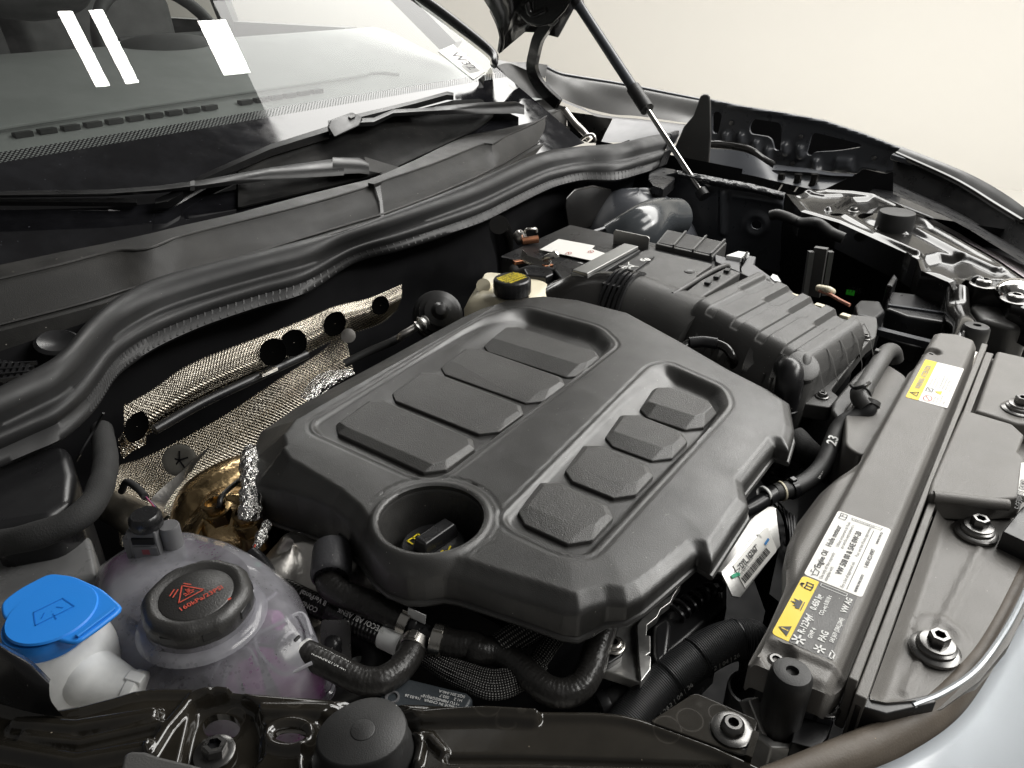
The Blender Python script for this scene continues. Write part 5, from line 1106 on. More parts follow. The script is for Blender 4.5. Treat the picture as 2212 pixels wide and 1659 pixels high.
mk('strap_end', beam(st0+A_(0,0,-.002), st0+A_(-.012,.004,-.035), .026, .005, up=nrm(st1-st0)), bpy.data.materials['grey_strap_metal'], ba, bevel=.0015)
mk('upright_plate', loft([kX('I', 1.10, 1380,330, 1385,215, 1400,198, 1690,258, 1705,275, 1690,410)]+[[p+A_(.003,0,0) for p in kX('I', 1.10, 1380,330, 1385,215, 1400,198, 1690,258, 1705,275, 1690,410)]]), bpy.data.materials['grey_strap_metal'], ba, smooth=20)
mk('strap_rubber', beam(pz('I', 1190, 640, .006), pz('I', 1600, 390, .006), .010, .006), M_blk, ba, bevel=.001)
mk('type_panel', prism(rpoly(kz('I', .006, 1345,615, 1520,480, 1760,432, 1640,520, 1480,640), .004), .003, .0065), M_blk, ba, bevel=.0006)
t68 = Fr(pz('I', 1620, 470, .0068), nrm(pz('I', 1745,455,0)-pz('I', 1630,465,0)), nrm(pz('I', 1640,430,0)-pz('I', 1600,480,0)))
text('lettering', '68', t68, 0, -.006, .017, M_wink, ba, bold=.0006)
tax = Fr(pz('I', 1450, 590, .0068), nrm(pz('I', 1680,500,0)-pz('I', 1450,600,0)), nrm(pz('I', 1560,440,0)-pz('I', 1600,520,0)))
text('lettering', 'EXI', tax, .018, .002, .016, M_wink, ba, bold=.0005); text('lettering', 'AGM', tax, .0, -.008, .0095, M_wink, ba, bold=.0004)
decal('crossed_mark', strokes([[(.018,-.002),(.048,.020)],[(.024,.020),(.042,-.002)]], .0018), tax, M_wink, ba)
text('lettering', '< MR A', Fr(pz('I', 1010, 490, .0006), nrm(pz('I', 1150,520,0)-pz('I', 1010,490,0)), (0, 1, 0)), 0, 0, .008, M_wink, ba, bold=.0003)
pn = pz('I', 690, 450, -.002)
tm = thing('battery_clamp', 'bright metal battery terminal clamp with copper pieces behind the brake reservoir', 'battery clamp', pn)
mk('plate', loft([kzz('I', 545,455,.004, 560,370,.016, 620,430,.010, 800,480,.006, 830,470,.008, 800,530,.0, 640,500,.0)]+[[p-A_(0,0,.004) for p in kzz('I', 545,455,.004, 560,370,.016, 620,430,.010, 800,480,.006, 830,470,.008, 800,530,.0, 640,500,.0)]]), M_steel, tm, bevel=.0006)
mk('bolt', tube(kzz('I', 750,465,.008, 800,440,.014, 850,430,.016), [.004,.0055,.005], n=10), M_steel, tm)
mk('nut', lathe([(.007,0),(.007,.006),(.006,.008)], pz('I', 845, 440, .012), (.6,-.3,.6), 6), M_steel, tm, smooth=20)
mk('copper_lug', boxm((0,0,0), (.02,.008,.006), Fr(pz('I', 535,485,-.001), (1,-.5,0), (0,1,0))), M_copper, tm, bevel=.001)
mk('copper_lug', boxm((0,0,0), (.016,.008,.006), Fr(pz('I', 790,525,-.001), (1,-.5,0), (0,1,0))), M_copper, tm, bevel=.001)
t = thing('ground_clamp', 'bright wire clamp with copper lug at the rear of the battery', 'battery clamp', pz('I', 620, 270, .0))
mk('loop', tube(kzz('I', 585,235,.004, 600,195,.014, 680,190,.014, 690,215,.008), .0026, n=8), M_steel, t)
mk('post', blob(pz('I', 540, 265, .002), (.012,.012,.012), n1=10, n2=14, dent=.1, seed=4), M_gun, t)
mk('copper_lug', tube([pz('I', 560, 300, .002), pz('I', 705, 280, .004)], .0065, n=12, smooth=False), M_copper, t)
tag(mk('battery_cable', tube(kzz('I', 480,540,-.01, 520,590,-.014, 640,560,-.006, 760,570,-.006, 860,590,-.006, 960,640,-.004, 1040,680,-.008, 1080,740,-.03), .0075, n=14), M_tape), 'ribbed black battery cable passing under the grey strap', 'cable')
tag(mk('fuse_connector', blk(kz('I', .0, 570,545, 650,505, 820,540, 850,590, 780,620, 600,600), -.05), M_blk, bevel=.003), 'black connector block below the bright terminal clamp', 'connector')
tag(mk('terminal_cover', blk(kz('I', .004, 840,540, 960,450, 1150,510, 1030,600, 920,640), -.04), M_blk, bevel=.003), 'black terminal cover beside the strap end', 'terminal cover')
tag(mk('cable_eyelet', blob(pz('I', 960, 760, -.03), (.016,.018,.012), dent=.18, seed=9), M_alu, smooth=60), 'rough bright cast cable eyelet beside the duct elbow', 'cable lug')
tag(mk('cable_guide', tube(kzz('I', 350,150,.03, 370,220,.0, 390,330,-.04, 400,450,-.08, 400,600,-.14), [.016,.02,.019,.016,.014], n=20), M_glossf), 'glossy black upright cable guide behind the brake reservoir', 'cable guide')
bt = thing('battery_tray_rail', 'long dark battery box rail with square pockets', 'battery box', (1.2, .46, -.1))
rb_ = kz('C', .004, 1040,1380, 1130,1270, 1590,1370, 1480,1480)
mk('frame', blk(rb_, -.05), M_dgray, bt, bevel=.002)
e0, e1, e2, e3 = rb_
for q, (a, b) in enumerate(((.04,.30),(.34,.64),(.68,.94))):
    c4_ = [e0+(e3-e0)*a+(e1-e0)*.08, e0+(e3-e0)*b+(e1-e0)*.08, e1+(e2-e1)*b-(e1-e0)*.08, e1+(e2-e1)*a-(e1-e0)*.08]
    mk('pocket', prism([p[:2] for p in c4_], .0042, .0050), M_cowl, bt, smooth=0)
    m_ = e0+(e3-e0)*(b+.02); n_ = e1+(e2-e1)*(b+.02); mk('divider', beam(m_+A_(0,0,.002), n_+A_(0,0,.002), .003, .006), M_dgray, bt)
bl = thing('battery_cover', 'flat grey-black battery cover flap with a raised clip bar', 'battery cover', (1.02, .38, -.05))
mk('flap', prism(rpoly(kz('I', .009, 1545,640, 1650,540, 1790,445, 2140,560, 2130,640, 1970,770, 1800,740), .004), .003, .009), M_dgray, bl, bevel=.002)
mk('clip_bar', blk(kz('J', .012, 150,440, 330,310, 520,215, 640,255, 500,345, 290,475), -.02), M_dgray, bl, bevel=.003)
for u, v in ((380,335),(450,290),(530,240)):
    mk('catch', boxm((0,0,0), (.012,.008,.004), Fr(pz('J', u, v, .015), (1,.1,0), (0,1,0))), M_blk, bl, bevel=.0008)
mk('screw_recess', lathe([(.008,0),(.0075,.0006),(.005,.0004),(.0003,-.0004)], pz('J', 232, 248, .0095), (0,0,1), 20), M_blk, bl)
mk('edge_pipe', tube(kzz('J', 100,430,.010, 170,390,.012, 300,310,.012, 420,240,.012, 520,200,.010, 545,215,.006), .0035, n=10), M_dgray, bl)
fb = thing('fuse_box', 'grey fuse box corner with pale clip behind the battery cover', 'fuse box', (1.2, .36, -.06))
mk('box', blk(kz('J', .002, 430,110, 640,170, 640,215, 700,120, 760,130, 740,190, 880,290, 800,340, 640,260, 440,170), -.07), M_greyp, fb, bevel=.002)
mk('pale_clip', blk(kz('J', .008, 520,120, 620,85, 710,100, 640,140), .0), M_white, fb, bevel=.001)
for q in range(4): mk('tooth', boxm((0,0,0), (.006,.003,.008), Fr(pz('J', 655+q*10, 160-q*15, .006), (1,.2,0), (0,1,0))), M_blk, fb)
tag(mk('white_clip', blk(kz('J', -.01, 870,290, 890,265, 930,280, 960,330, 900,320), -.03), M_white, bevel=.001), 'small white clip at the far corner of the air filter', 'clip')
# ================================================================== cowl
cw = thing('scuttle_trough', 'dusty dark plastic cowl panel wall between windscreen and rubber seal', 'cowl panel', (.9, 1.0, -.03))
lip = kz('E', .062, -200,405, 0,355, 400,262, 650,195, 800,170, 880,172, 1000,148, 1100,105, 1200,72, 1500,-5)+kz('B', .062, 0,1290, 300,1205, 440,1160, 540,1122, 800,1035, 1000,955, 1130,905, 1180,910, 1230,880, 1290,845, 1450,775, 1560,710, 1648,680)
led = kz('E', .022, -200,715, 0,662, 400,560, 650,490, 800,440, 880,418, 1000,390, 1100,360, 1200,330, 1500,240)+kz('B', .022, 0,1500, 300,1410, 440,1368, 540,1338, 800,1240, 1000,1155, 1130,1095, 1180,1070, 1230,1045, 1290,1010, 1450,915, 1560,850, 1648,790)
bck = kz('E', .064, -200,312, 0,265, 400,180, 650,132, 800,100, 880,82, 1000,55, 1100,30, 1200,5, 1500,-60)+kz('B', .064, 0,1228, 250,1165, 400,1130, 520,1085, 700,1005, 850,930, 960,880, 1020,850, 1080,815, 1130,780, 1200,735, 1400,735, 1640,665)
mk('wall', loft([[a+A_(0,.0,.0) for a in lip], [a*.5+b*.5+A_(0,-.004,0) for a, b in zip(lip, led)], led, [b+A_(0,-.012,-.002) for b in led], [b+A_(0,-.016,-.03) for b in led], [b+A_(0,-.03,-.035) for b in led]], closed=False), M_cowl, cw, smooth=40)
mk('lip', tube([a+A_(0,0,.0) for a in lip], .0022, n=8, sub=2), M_cowl, cw)
mk('ledge', loft([bck, [a*.35+b*.65+A_(0,0,-.003) for a, b in zip(bck, lip)], [b+A_(0,.003,-.003) for b in lip]], closed=False), M_cowl, cw, smooth=60)
mk('ledge_bead', tube([b+A_(0,0,.002) for b in led], .002, n=6, sub=2), M_cowl, cw)
s0, s1 = pz('B', 448, 1158, .064), pz('B', 478, 1362, .020)
mk('joint_strap', loft([[s0+A_(-.006,-.004,.003), s0+A_(.008,-.004,.003)], [s0*.5+s1*.5+A_(-.004,-.009,0), s0*.5+s1*.5+A_(.003,-.009,0)], [s1+A_(-.004,-.006,0), s1+A_(.004,-.006,0)]], closed=False), M_blk, cw)
mk('joint_clip', boxm((0,0,0), (.022,.014,.006), Fr(pz('B', 445, 1155, .066), (1,.1,0), (0,1,0))), M_cowl, cw, bevel=.001)
def vX(X, *uv): return kX('V', X, *uv)
mk('end_piece', sheet([vX(1.84, 398,508, 425,580, 460,690, 492,800), vX(1.83, 415,512, 470,600, 540,700, 590,800), vX(1.80, 440,520, 530,620, 630,740, 690,875)]), M_cowl, cw, smooth=80)
mk('end_piece', sheet([vX(1.80, 440,520, 530,620, 630,740, 690,875, 735,948), vX(1.85, 545,500, 640,620, 720,740, 790,850, 890,895), vX(1.87, 690,555, 740,640, 800,730, 870,800, 1002,850)]), M_cowl, cw, smooth=80)
mk('end_ridge', tube(vX(1.80, 425,505, 530,615, 630,735, 690,870, 735,948), .004, n=8), M_cowl, cw)
mk('end_back', sheet([vX(1.93, 405,450, 540,488, 700,492, 850,512), vX(1.90, 410,510, 545,535, 700,560, 830,620)]), M_dgray, cw, smooth=60)
mk('end_face', loft([[lip[-1], led[-1]], [lip[-1]+A_(.01,.10,.0), led[-1]+A_(.01,.10,0)]], closed=False), M_cowl, cw)
mk('corner_gusset', sheet([[pX('B', u, v, 1.66) for u, v in ((945,600),(1040,540),(1135,468))], [pX('B', u, v, 1.64) for u, v in ((960,660),(1050,640),(1128,560))], [pX('B', u, v, 1.62) for u, v in ((1000,690),(1060,680),(1122,640))]]), M_blk, cw, smooth=80)

# ================================================================== bulb seal
sl = thing('cowl_seal', 'long thick black rubber bonnet seal sweeping across the bay', 'rubber seal', (.9, .9, -.02))
tE = kz('E', .045, -220,1180, 0,1072, 200,968, 340,885, 440,790, 540,670, 640,575, 770,480, 1000,372, 1300,290, 1650,205, 1970,122)+kz('B', .045, 200,1490, 500,1370, 800,1255, 1050,1155, 1250,1065, 1400,1000, 1520,965, 1700,940)+kz('C', .045, 700,635, 900,590, 1040,562, 1120,560)
bE = kz('E', .0, -220,1660, 0,1565, 200,1480, 400,1390, 560,1260, 660,1140, 740,1010, 830,920, 1030,790, 1330,655, 1680,535, 1990,440)+kz('B', .0, 330,1640, 620,1560, 900,1470, 1130,1390, 1330,1290, 1480,1215, 1600,1165, 1760,1130)+kz('C', .0, 730,890, 900,850, 1010,815, 1080,780)
prof = [(-.02,-.012),(-.01,.004),(.03,.015),(.10,.0215),(.20,.0245),(.32,.0235),(.42,.018),(.49,.010),(.54,.0075),(.60,.0115),(.66,.0130),(.72,.0115),(.78,.005),(.80,.0015),(.90,.0025),(1.0,.000),(1.0,-.008)]
nb_ = nrm(A_(0, -.72, .69)); tC, bC = crom(tE, 7), crom(bE, 7)
mk('bulb', loft([[a*(1-t)+b*t+nb_*h for a, b in zip(tC, bC)] for t, h in prof], closed=False), M_rubs, sl, smooth=80)
ea, eb = tE[-1], bE[-1]
mk('end_clip', loft([[ea*(1-t)+eb*t+nb_*(h+.003)+A_(dx,0,0) for t, h in ((-.1,-.012),(-.04,.010),(.1,.025),(.3,.027),(.5,.014),(.66,.016),(.8,.006),(1.05,.0),(1.05,-.012))] for dx in (-.012, .03)], closed=False), M_blk, sl, smooth=60)
mk('end_bracket', blk(kz('C', -.005, 990,830, 1080,790, 1200,810, 1190,880, 1100,960, 1020,930, 985,880), -.03), M_blk, sl, bevel=.003)
# short ridges moulded into the lower skirt
rid = []
for q in range(30, len(bC)-12, 1):
    a = bC[q]*.985+tC[q]*.015; b = bC[q]*.80+tC[q]*.20
    rid.append(beam(a+nb_*.0010, b+nb_*.0026, .0022, .0005, up=nb_))
o = mk('skirt_ridges', join(*rid), M_rubs, sl); o['kind'] = 'stuff'

# ================================================================== windscreen
GT = R(30); GF = Fr((.9, 1.13, .052), (1, 0, 0), (0, math.cos(GT), math.sin(GT)))
ws = thing('windscreen', 'raked windscreen glass with black lower border reflecting ceiling lights', 'windscreen', (.9, 1.13, .05))
yf0 = (1.315-1.13)/math.cos(GT)
c1 = GF.hit('B', 640, -60)[:2]; c2 = GF.hit('B', 900, 130)[:2]; c3 = GF.hit('B', 1150, 330)[:2]; c4b = GF.hit('B', 1180, 400)[:2]; c5 = GF.hit('B', 1235, 640)[:2]
def curve(x, y): return -.10*max(0, (x-.55))**3 - .05*max(0, -(x+.55))**3    # the far edge wraps back a little
def gpatch(x0, x1, y0, y1, nx, ny, z=0, xr=None):
    V, F = [], []
    for i in range(nx+1):
        for j in range(ny+1):
            y = y0+(y1-y0)*j/ny; xe = xr(y) if xr else x1; x = x0+(xe-x0)*i/nx
            V.append(GF.w(x, y, z))
    for i in range(nx):
        for j in range(ny): a = i*(ny+1)+j; F.append((a, a+ny+1, a+ny+2, a+1))
    return V, F
ed = sorted([(c[1], c[0]) for c in (c1, c2, c3, c4b)])
def xr(y): return float(np.interp(y, [e[0] for e in ed], [e[1] for e in ed]))
mk('pane', gpatch(-1.1, 0, yf0-.0, .95, 40, 20, 0, xr), M_glass, ws, smooth=0)
mk('lower_border', gpatch(-1.1, 0, -.10, yf0-.022, 40, 6, 0, xr), M_frit, ws, smooth=0)
def dotmat():
    m = M_frit.copy(); m.name = 'halftone_border'; N = m.node_tree.nodes; L = m.node_tree.links
    b = N['Principled BSDF']; o = N['Material Output']
    tr = N.new('ShaderNodeBsdfTransparent'); mx = N.new('ShaderNodeMixShader'); tc = N.new('ShaderNodeTexCoord'); sx = N.new('ShaderNodeSeparateXYZ'); L.new(tc.outputs['Object'], sx.inputs[0])
    def sn(out, f, ph=0):
        a = N.new('ShaderNodeMath'); a.operation = 'MULTIPLY'; a.inputs[1].default_value = f; L.new(out, a.inputs[0]); s = N.new('ShaderNodeMath'); s.operation = 'SINE'; L.new(a.outputs[0], s.inputs[0]); return s.outputs[0]
    p = N.new('ShaderNodeMath'); p.operation = 'MULTIPLY'; L.new(sn(sx.outputs[0], 2*math.pi/.0075), p.inputs[0]); L.new(sn(sx.outputs[1], 2*math.pi/.0062), p.inputs[1])
    g = N.new('ShaderNodeMath'); g.operation = 'GREATER_THAN'; g.inputs[1].default_value = .12; L.new(p.outputs[0], g.inputs[0])
    L.new(g.outputs[0], mx.inputs[0]); L.new(b.outputs[0], mx.inputs[1]); L.new(tr.outputs[0], mx.inputs[2]); L.new(mx.outputs[0], o.inputs['Surface']); return m
mk('halftone_border', gpatch(-1.1, 0, yf0-.022, yf0, 40, 1, 0, xr), dotmat(), ws, smooth=0)
sf = [GF.hit('B', u, v)[:2] for u, v in ((842,325),(935,283),(1140,452),(1063,503))]
stk = mk('sticker', loft([[GF.w(x, y, .001) for x, y in sf], [GF.w(x, y, .002) for x, y in sf]]), M_label, ws, smooth=0); stk['label'] = 'white barcode sticker at the far lower corner of the windscreen'
q0, q1, q2 = [GF.w(*c, .0022) for c in (sf[0], sf[3], sf[1])]
sfm = Fr(q0, q2-q0, q0-q1); SW = np.linalg.norm(q2-q0); SH = np.linalg.norm(q1-q0)
sfm2 = Fr(q0, q1-q0, q2-q0)
text('lettering', 'W32', Fr(sfm2.w(SH*.14, SW*.34), sfm2.ex, sfm2.ey), 0, 0, SW*.58, M_ink, stk, bold=.0006, sx=.75)
decal('barcode', [rect(SH*(.55+.028*i), SW*.15, SH*(.55+.028*i+.016), SW*.72) for i in range(10)], sfm2, M_gink, stk)
pil = [GF.w(c[0]+.012, c[1], .004) for c in (GF.hit('B', 560, -130)[:2], c1, c2, c3, c4b)]
pil.append(GF.w(*GF.hit('V', 445, 520)[:2], .0))
tag(mk('far_pillar_trim', tube(pil, [.014,.014,.014,.012,.009,.003], n=12), M_blk), 'slim black trim along the far edge of the windscreen', 'pillar trim')

M_wiper = mat('wiper_black', (.006, .006, .0065), .33, spec=.25, dust=.3)
M_basin = mat('trough_plastic', (.006, .006, .006), .6, spec=.15, grain=.4, gscale=500, dust=1.5, dcol=(.2, .19, .17), dscale=140)
bas = [tuple(GF.hit('B', u, v)[:2]) for u, v in ((-420,1060),(-200,985),(60,905),(300,815),(600,735),(930,650),(1110,640),(1190,745),(1080,830),(850,940),(520,1095),(250,1170),(-420,1330))]
mk('trough_floor', field(bas, lambda X, Y, sd, idx, par: .003+.006*sst((.02-sd)/.02)+.0012*np.sin(X*24)*sst(sd/.03), .006, GF, skirt=.004), M_basin, cw, smooth=60)

# wipers
def gp(k, u, v, h): p = GF.hit(k, u, v, h); return GF.w(p[0], p[1], h)
w1 = thing('wiper', 'wiper with long flat blade and broad black arm at the left of the cowl', 'wiper', gp('A', 1200, 1165, .02))
mk('arm', loft([[gp('A', u, v-w, .030), gp('A', u, v+w*.2, .034), gp('A', u, v+w, .028), gp('A', u, v+w, .018), gp('A', u, v-w, .018)] for u, v, w in ((-150,1222,22),(0,1222,22),(680,1212,22),(1000,1190,24),(1200,1165,26),(1260,1160,28),(1700,1092,40),(2162,1045,56))]+[[gp('B', u, v-w, .030), gp('B', u, v+w*.2, .034), gp('B', u, v+w, .028), gp('B', u, v+w, .012), gp('B', u, v-w, .012)] for u, v, w in ((180,1042,54),(350,1040,48),(410,1060,36))]), M_wiper, w1, smooth=50)
mk('arm_joint', loft([[gp('A', u, v-w, .032), gp('A', u, v, .036), gp('A', u, v+w, .030)] for u, v, w in ((1195,1168,30),(1225,1166,32))], closed=False), M_blk, w1)
mk('blade', loft([[gp('A', u, v-w, .012), gp('A', u, v, .020), gp('A', u, v+w, .012), gp('A', u, v+w, .004)] for u, v, w in ((-150,1268,24),(300,1270,24),(680,1272,26),(690,1270,30),(860,1275,22))]), M_wiper, w1, smooth=40)
mk('pivot_skirt', loft([[gp('B', u, v, h) for u, v, h in ((380,985,.020),(560,1040,.012),(700,1075,.010))], [gp('B', u, v, h) for u, v, h in ((400,1070,.018),(480,1090,.008),(560,1115,.006))]], closed=False), M_cowl, w1)
w2 = thing('wiper', 'wiper with square blade coupling lying up to the windscreen sticker', 'wiper', gp('B', 250, 800, .02))
mk('blade', loft([[gp(k, u, v-w, .016), gp(k, u, v-w*.2, .024), gp(k, u, v+w, .014), gp(k, u, v+w*1.1, .004)] for k, u, v, w in (('A',985,1275,30),('A',1050,1260,40),('A',1300,1120,38),('A',1700,945,38),('A',2070,830,40),('B',150,795,36),('B',400,730,30),('B',700,655,26),('B',900,600,26),('B',940,605,22))]), M_wiper, w2, smooth=35)
mk('blade_tip', loft([[gp('A', u, v-w, .020), gp('A', u, v, .028), gp('A', u, v+w, .016), gp('A', u, v+w, .004)] for u, v, w in ((975,1280,30),(1060,1262,46),(1150,1215,44))]), M_wiper, w2, smooth=35)
mk('coupling', loft([[gp('B', u, v, h) for u, v in ((150,800),(165,755),(300,705),(370,740),(350,790),(190,865))] for h in (.012, .034, .040)]), M_wiper, w2, bevel=.003)
mk('coupling_button', loft([[gp('B', u, v, h) for u, v in ((280,730),(310,715),(325,728),(295,745))] for h in (.040, .0425)]), M_dgray, w2)
mk('arm', loft([[gp('B', u, v-w, .034), gp('B', u, v, .040), gp('B', u, v+w, .032), gp('B', u, v+w, .018), gp('B', u, v-w, .018)] for u, v, w in ((340,770,26),(440,765,26),(560,710,22),(815,695,20),(830,695,26),(1100,680,36),(1330,675,38),(1385,690,30))]), M_wiper, w2, smooth=50)

# ================================================================== cabin seen through the glass
ds = thing('dashboard', 'pale grey-green dashboard top with defroster slots behind the glass', 'dashboard', (.95, 1.6, .05))
rows = [[A_(x, y, z) for x in np.linspace(0, 1.9, 12)] for y, z in ((1.24,.085),(1.45,.125),(1.62,.165),(1.74,.20),(1.86,.235),(1.95,.235),(2.0,.15))]
mk('top', sheet(rows, 2), M_dash, ds, smooth=60)
va, vb = A_(.62,1.52,.148), A_(1.62,1.56,.155)
for q in range(16):
    x = .62+.042*q+(.05 if q > 9 else 0); y = 1.515+.00004*q
    mk('defroster_slot', boxm((x, y+.02*abs(x-1.0), .1475-.003), (.030, .016, .009)), M_seat, ds)
mk('slot_frame', tube([A_(.55,1.49,.142), A_(.6,1.545,.155), A_(1.4,1.56,.158), A_(1.55,1.58,.16), A_(1.62,1.55,.152)], .004, n=8), M_dash, ds)
wc = pY('A', 1060, 330, 2.12); wheel = []
wn = nrm(A_(0, -.9, .45)); wu = nrm(np.cross(A_(1,0,0), wn))
t = thing('steering_wheel', 'dark steering wheel rim seen through the windscreen', 'steering wheel', wc-A_(0,0,.19))
mk('rim', tube([wc+A_(1,0,0)*.185*math.cos(a)+wu*.185*math.sin(a) for a in np.linspace(0, 2*math.pi, 33)], .017, n=12, smooth=False, cap=False), M_seat, t)
mk('hub', boxm((0,0,0), (.30,.10,.05), Fr(wc, (1,0,0), wu)), M_seat, t, bevel=.02)
tag(mk('instrument_hood', blob(pY('A', 1060, 400, 1.92), (.19,.10,.07), dent=.0), M_seat, smooth=80), 'dark instrument hood in front of the steering wheel', 'instrument hood')
tag(mk('rear_view_mirror', blob(pY('A', 190, -20, 1.86), (.13,.035,.045), dent=.02), M_seat, smooth=80), 'dark inside mirror hanging at the top of the windscreen', 'mirror')
cb_ = thing('cabin_shell', 'dark car cabin with pillar and door frame behind the windscreen', 'car cabin', (1.0, 2.4, -.6))
for sx0, sy0 in ((.6, 2.55), (1.4, 2.62)):
    t = mk('front_seat', loft([[A_(sx0+sx*.25*k, sy0+sy*.07+o_, z) for sx, sy in ((-1,-1),(1,-1),(1,1),(-1,1))] for z, k, o_ in ((-.2,1,0),(.3,1.05,.08),(.52,.85,.13))]), M_seat, cb_, bevel=.04, seg=3)
    mk('headrest', boxm((sx0,sy0+.17,.65), (.26,.09,.16)), M_seat, t, bevel=.04, seg=3)
mk('near_door', boxm((.02, 2.2, .0), (.06, 2.0, 1.2)), M_seat, cb_)
mk('far_door', boxm((1.88, 2.85, -.12), (.05, 1.7, .72)), mat('door_trim', (.10,.10,.095), .6), cb_)
mk('rear_shelf', boxm((.95, 3.55, .1), (1.9, .06, 1.1)), M_seat, cb_)
mk('roof', boxm((.95, 2.75, .92), (1.75, 1.6, .04)), M_seat, cb_)
mk('far_middle_pillar', beam(A_(1.88,2.62,.2), A_(1.76,2.75,.9), .10, .05), M_seat, cb_)
mk('cabin_floor', boxm((.95, 2.3, -.45), (1.9, 2.4, .04)), M_seat, cb_)
mk('far_pillar', beam(A_(1.86,1.55,.20), A_(1.72,2.02,.62), .05, .05), bpy.data.materials['door_trim'], cb_)

# ================================================================== bonnet, hinge, gas strut
bn = thing('bonnet', 'raised bonnet with glossy black underside above the hinge', 'bonnet', (1.0, .9, .3))
re_ = [pX('B', 1600, 232, 1.86), pX('B', 1470, 200, 1.845), pX('B', 1390, 195, 1.83), pX('B', 1300, 268, 1.815), pX('B', 1221, 330, 1.80), pX('B', 1240, 215, 1.77), pX('B', 1215, 150, 1.74), pX('B', 1175, 70, 1.70), pX('B', 1125, -10, 1.65)]
l0 = re_[-1]
re_ += [A_(1.5, l0[1]-.03, l0[2]+.14), A_(1.25, l0[1]-.10, l0[2]+.26), A_(.95, l0[1]-.12, l0[2]+.30), A_(.6, l0[1]-.10, l0[2]+.26), A_(.35, l0[1]-.03, l0[2]+.16), A_(.12, l0[1]+.05, l0[2])]
dn = nrm(A_(0, -.55, .84)); zt_ = 1.25
def upto(p, f): L = (zt_-p[2])/dn[2]; return p+dn*L*f
side = nrm(pX('B', 1780, 0, 1.86)-pX('B', 1600, 232, 1.86))
o = mk('panel', loft([re_]+[[upto(p, f)+A_(0,.0,.0) for p in re_] for f in (.08,.2,.4,.7,1.)], closed=False), M_glossf, bn, smooth=50)
s_ = o.modifiers.new('solid', 'SOLIDIFY'); s_.thickness = .012; s_.offset = 0
mk('inner_frame', loft([[pX('B', u, v, X) for u, v in ((1300,0),(1330,80),(1400,150),(1470,170),(1560,150),(1640,70),(1680,0),(1690,-60),(1290,-60))] for X in (1.79, 1.77)]), M_glossf, bn, bevel=.006, seg=3)
mk('frame_rib', tube([pX('B', 1180,60,1.74), pX('B', 1225,160,1.755), pX('B', 1245,250,1.765), pX('B', 1232,320,1.77)], .007, n=10), M_glossf, bn)
mk('frame_rib', tube([pX('B', 1400,20,1.76), pX('B', 1430,90,1.765), pX('B', 1520,60,1.77)], .008, n=10), M_glossf, bn)
def flatbar(P, w, th, fr_up): return tube(P, 1, prof=[(-w/2,-th/2),(w/2,-th/2),(w/2,th/2),(-w/2,th/2)], up=fr_up)
hg = mk('hinge_arm', flatbar([pX('B', u, v, 1.83) for u, v in ((1560,90),(1520,170),(1475,240),(1450,330),(1435,420),(1460,500),(1520,580),(1600,655))], .030, .016, (1,0,0)), M_glossf, bn, smooth=60); hg['label'] = 'curved glossy black bonnet hinge arm rising from the far cowl end'
mk('bracket', loft([[pX('B', u, v, X) for u, v in ((1545,85),(1590,95),(1600,130),(1570,165),(1535,160),(1540,120))] for X in (1.80, 1.79)]), M_greyp, hg, bevel=.002)
mk('lower_link', tube([pX('B', u, v, 1.82) for u, v in ((1640,690),(1700,770),(1760,830),(1800,880))], .009, n=10), M_gun, hg)
mk('pivot_plate', loft([[pX('B', u, v, X) for u, v in ((1650,700),(1940,740),(1880,890),(1800,900),(1660,860))] for X in (1.90, 1.885)]), M_blk, hg)
mk('clip', tube([pX('B', u, v, 1.80) for u, v in ((1740,880),(1780,850),(1820,850),(1835,900))], .004, n=8), M_gun, hg)
gs = thing('gas_strut', 'black gas strut with bright rod holding up the bonnet', 'gas strut', pX('C', 1420, 1020, 1.60))
ga, gb = pX('B', 1722, 25, 1.80), pX('C', 1418, 1020, 1.575)
dg = gb-ga; ends = [ga+dg*f for f in (0, .02, .58, .60, 1)]
# find where the cylinder ends on the axis
def along(k, u, v):
    best = min(np.linspace(0, 1, 400), key=lambda f: (lambda r, w: np.linalg.norm(np.cross(r/np.linalg.norm(r), w/np.linalg.norm(w))))(_ray(k, u, v), ga+dg*f-CP)); return ga+dg*best
pA, pB, pC = along('C', 850, 200), along('C', 985, 345), along('C', 1385, 975)
mk('cylinder', tube([ga, pA], .0125, n=20, smooth=False), M_satin, gs)
mk('sleeve', tube([pA, pB], .0165, n=20, smooth=False), M_rub, gs)
mk('rod', tube([pB, pC], .0062, n=16, smooth=False), M_chrome, gs)
mk('ball_socket', tube([pC, gb], .0135, n=18, smooth=False), M_rub, gs)
mk('top_fitting', lathe([(.014,-.012),(.016,0),(.012,.012)], ga, dg, 20), M_blk, gs)

# ================================================================== far side of the bay
WX = 1.60
iw = thing('far_inner_wing', 'satin black sheet metal inner wing with a round boss at the far side', 'inner wing', (WX, .56, -.3))
IF = Fr((WX, .56, -.06), (0, -1, 0), (0, 0, 1))
def I2(k, *uv): return [tuple(IF.hit(k, uv[i], uv[i+1])[:2]) for i in range(0, len(uv), 2)]
io = I2('C', 1000,880, 1210,830, 1400,860, 1600,895, 1850,945, 2030,995, 2020,1080, 1995,1600, 1500,1500, 1000,1350, 960,1100)
boss = I2('C', 1815, 1235)[0]; rib_ = I2('C', 1562,985, 1560,1290); crs = I2('C', 1640,1010, 1800,1030, 2000,1070)
def hiw(X, Y, sd, idx, par):
    q = np.hypot((X-boss[0])*1.0, Y-boss[1])
    h = .006*np.exp(-((q-.021)/.006)**2) + bump_line(rib_, .011, .012, .2)(X, Y) + bump_line(crs, .008, .006)(X, Y)
    return h - .02*sst((-.16-Y)/.2)
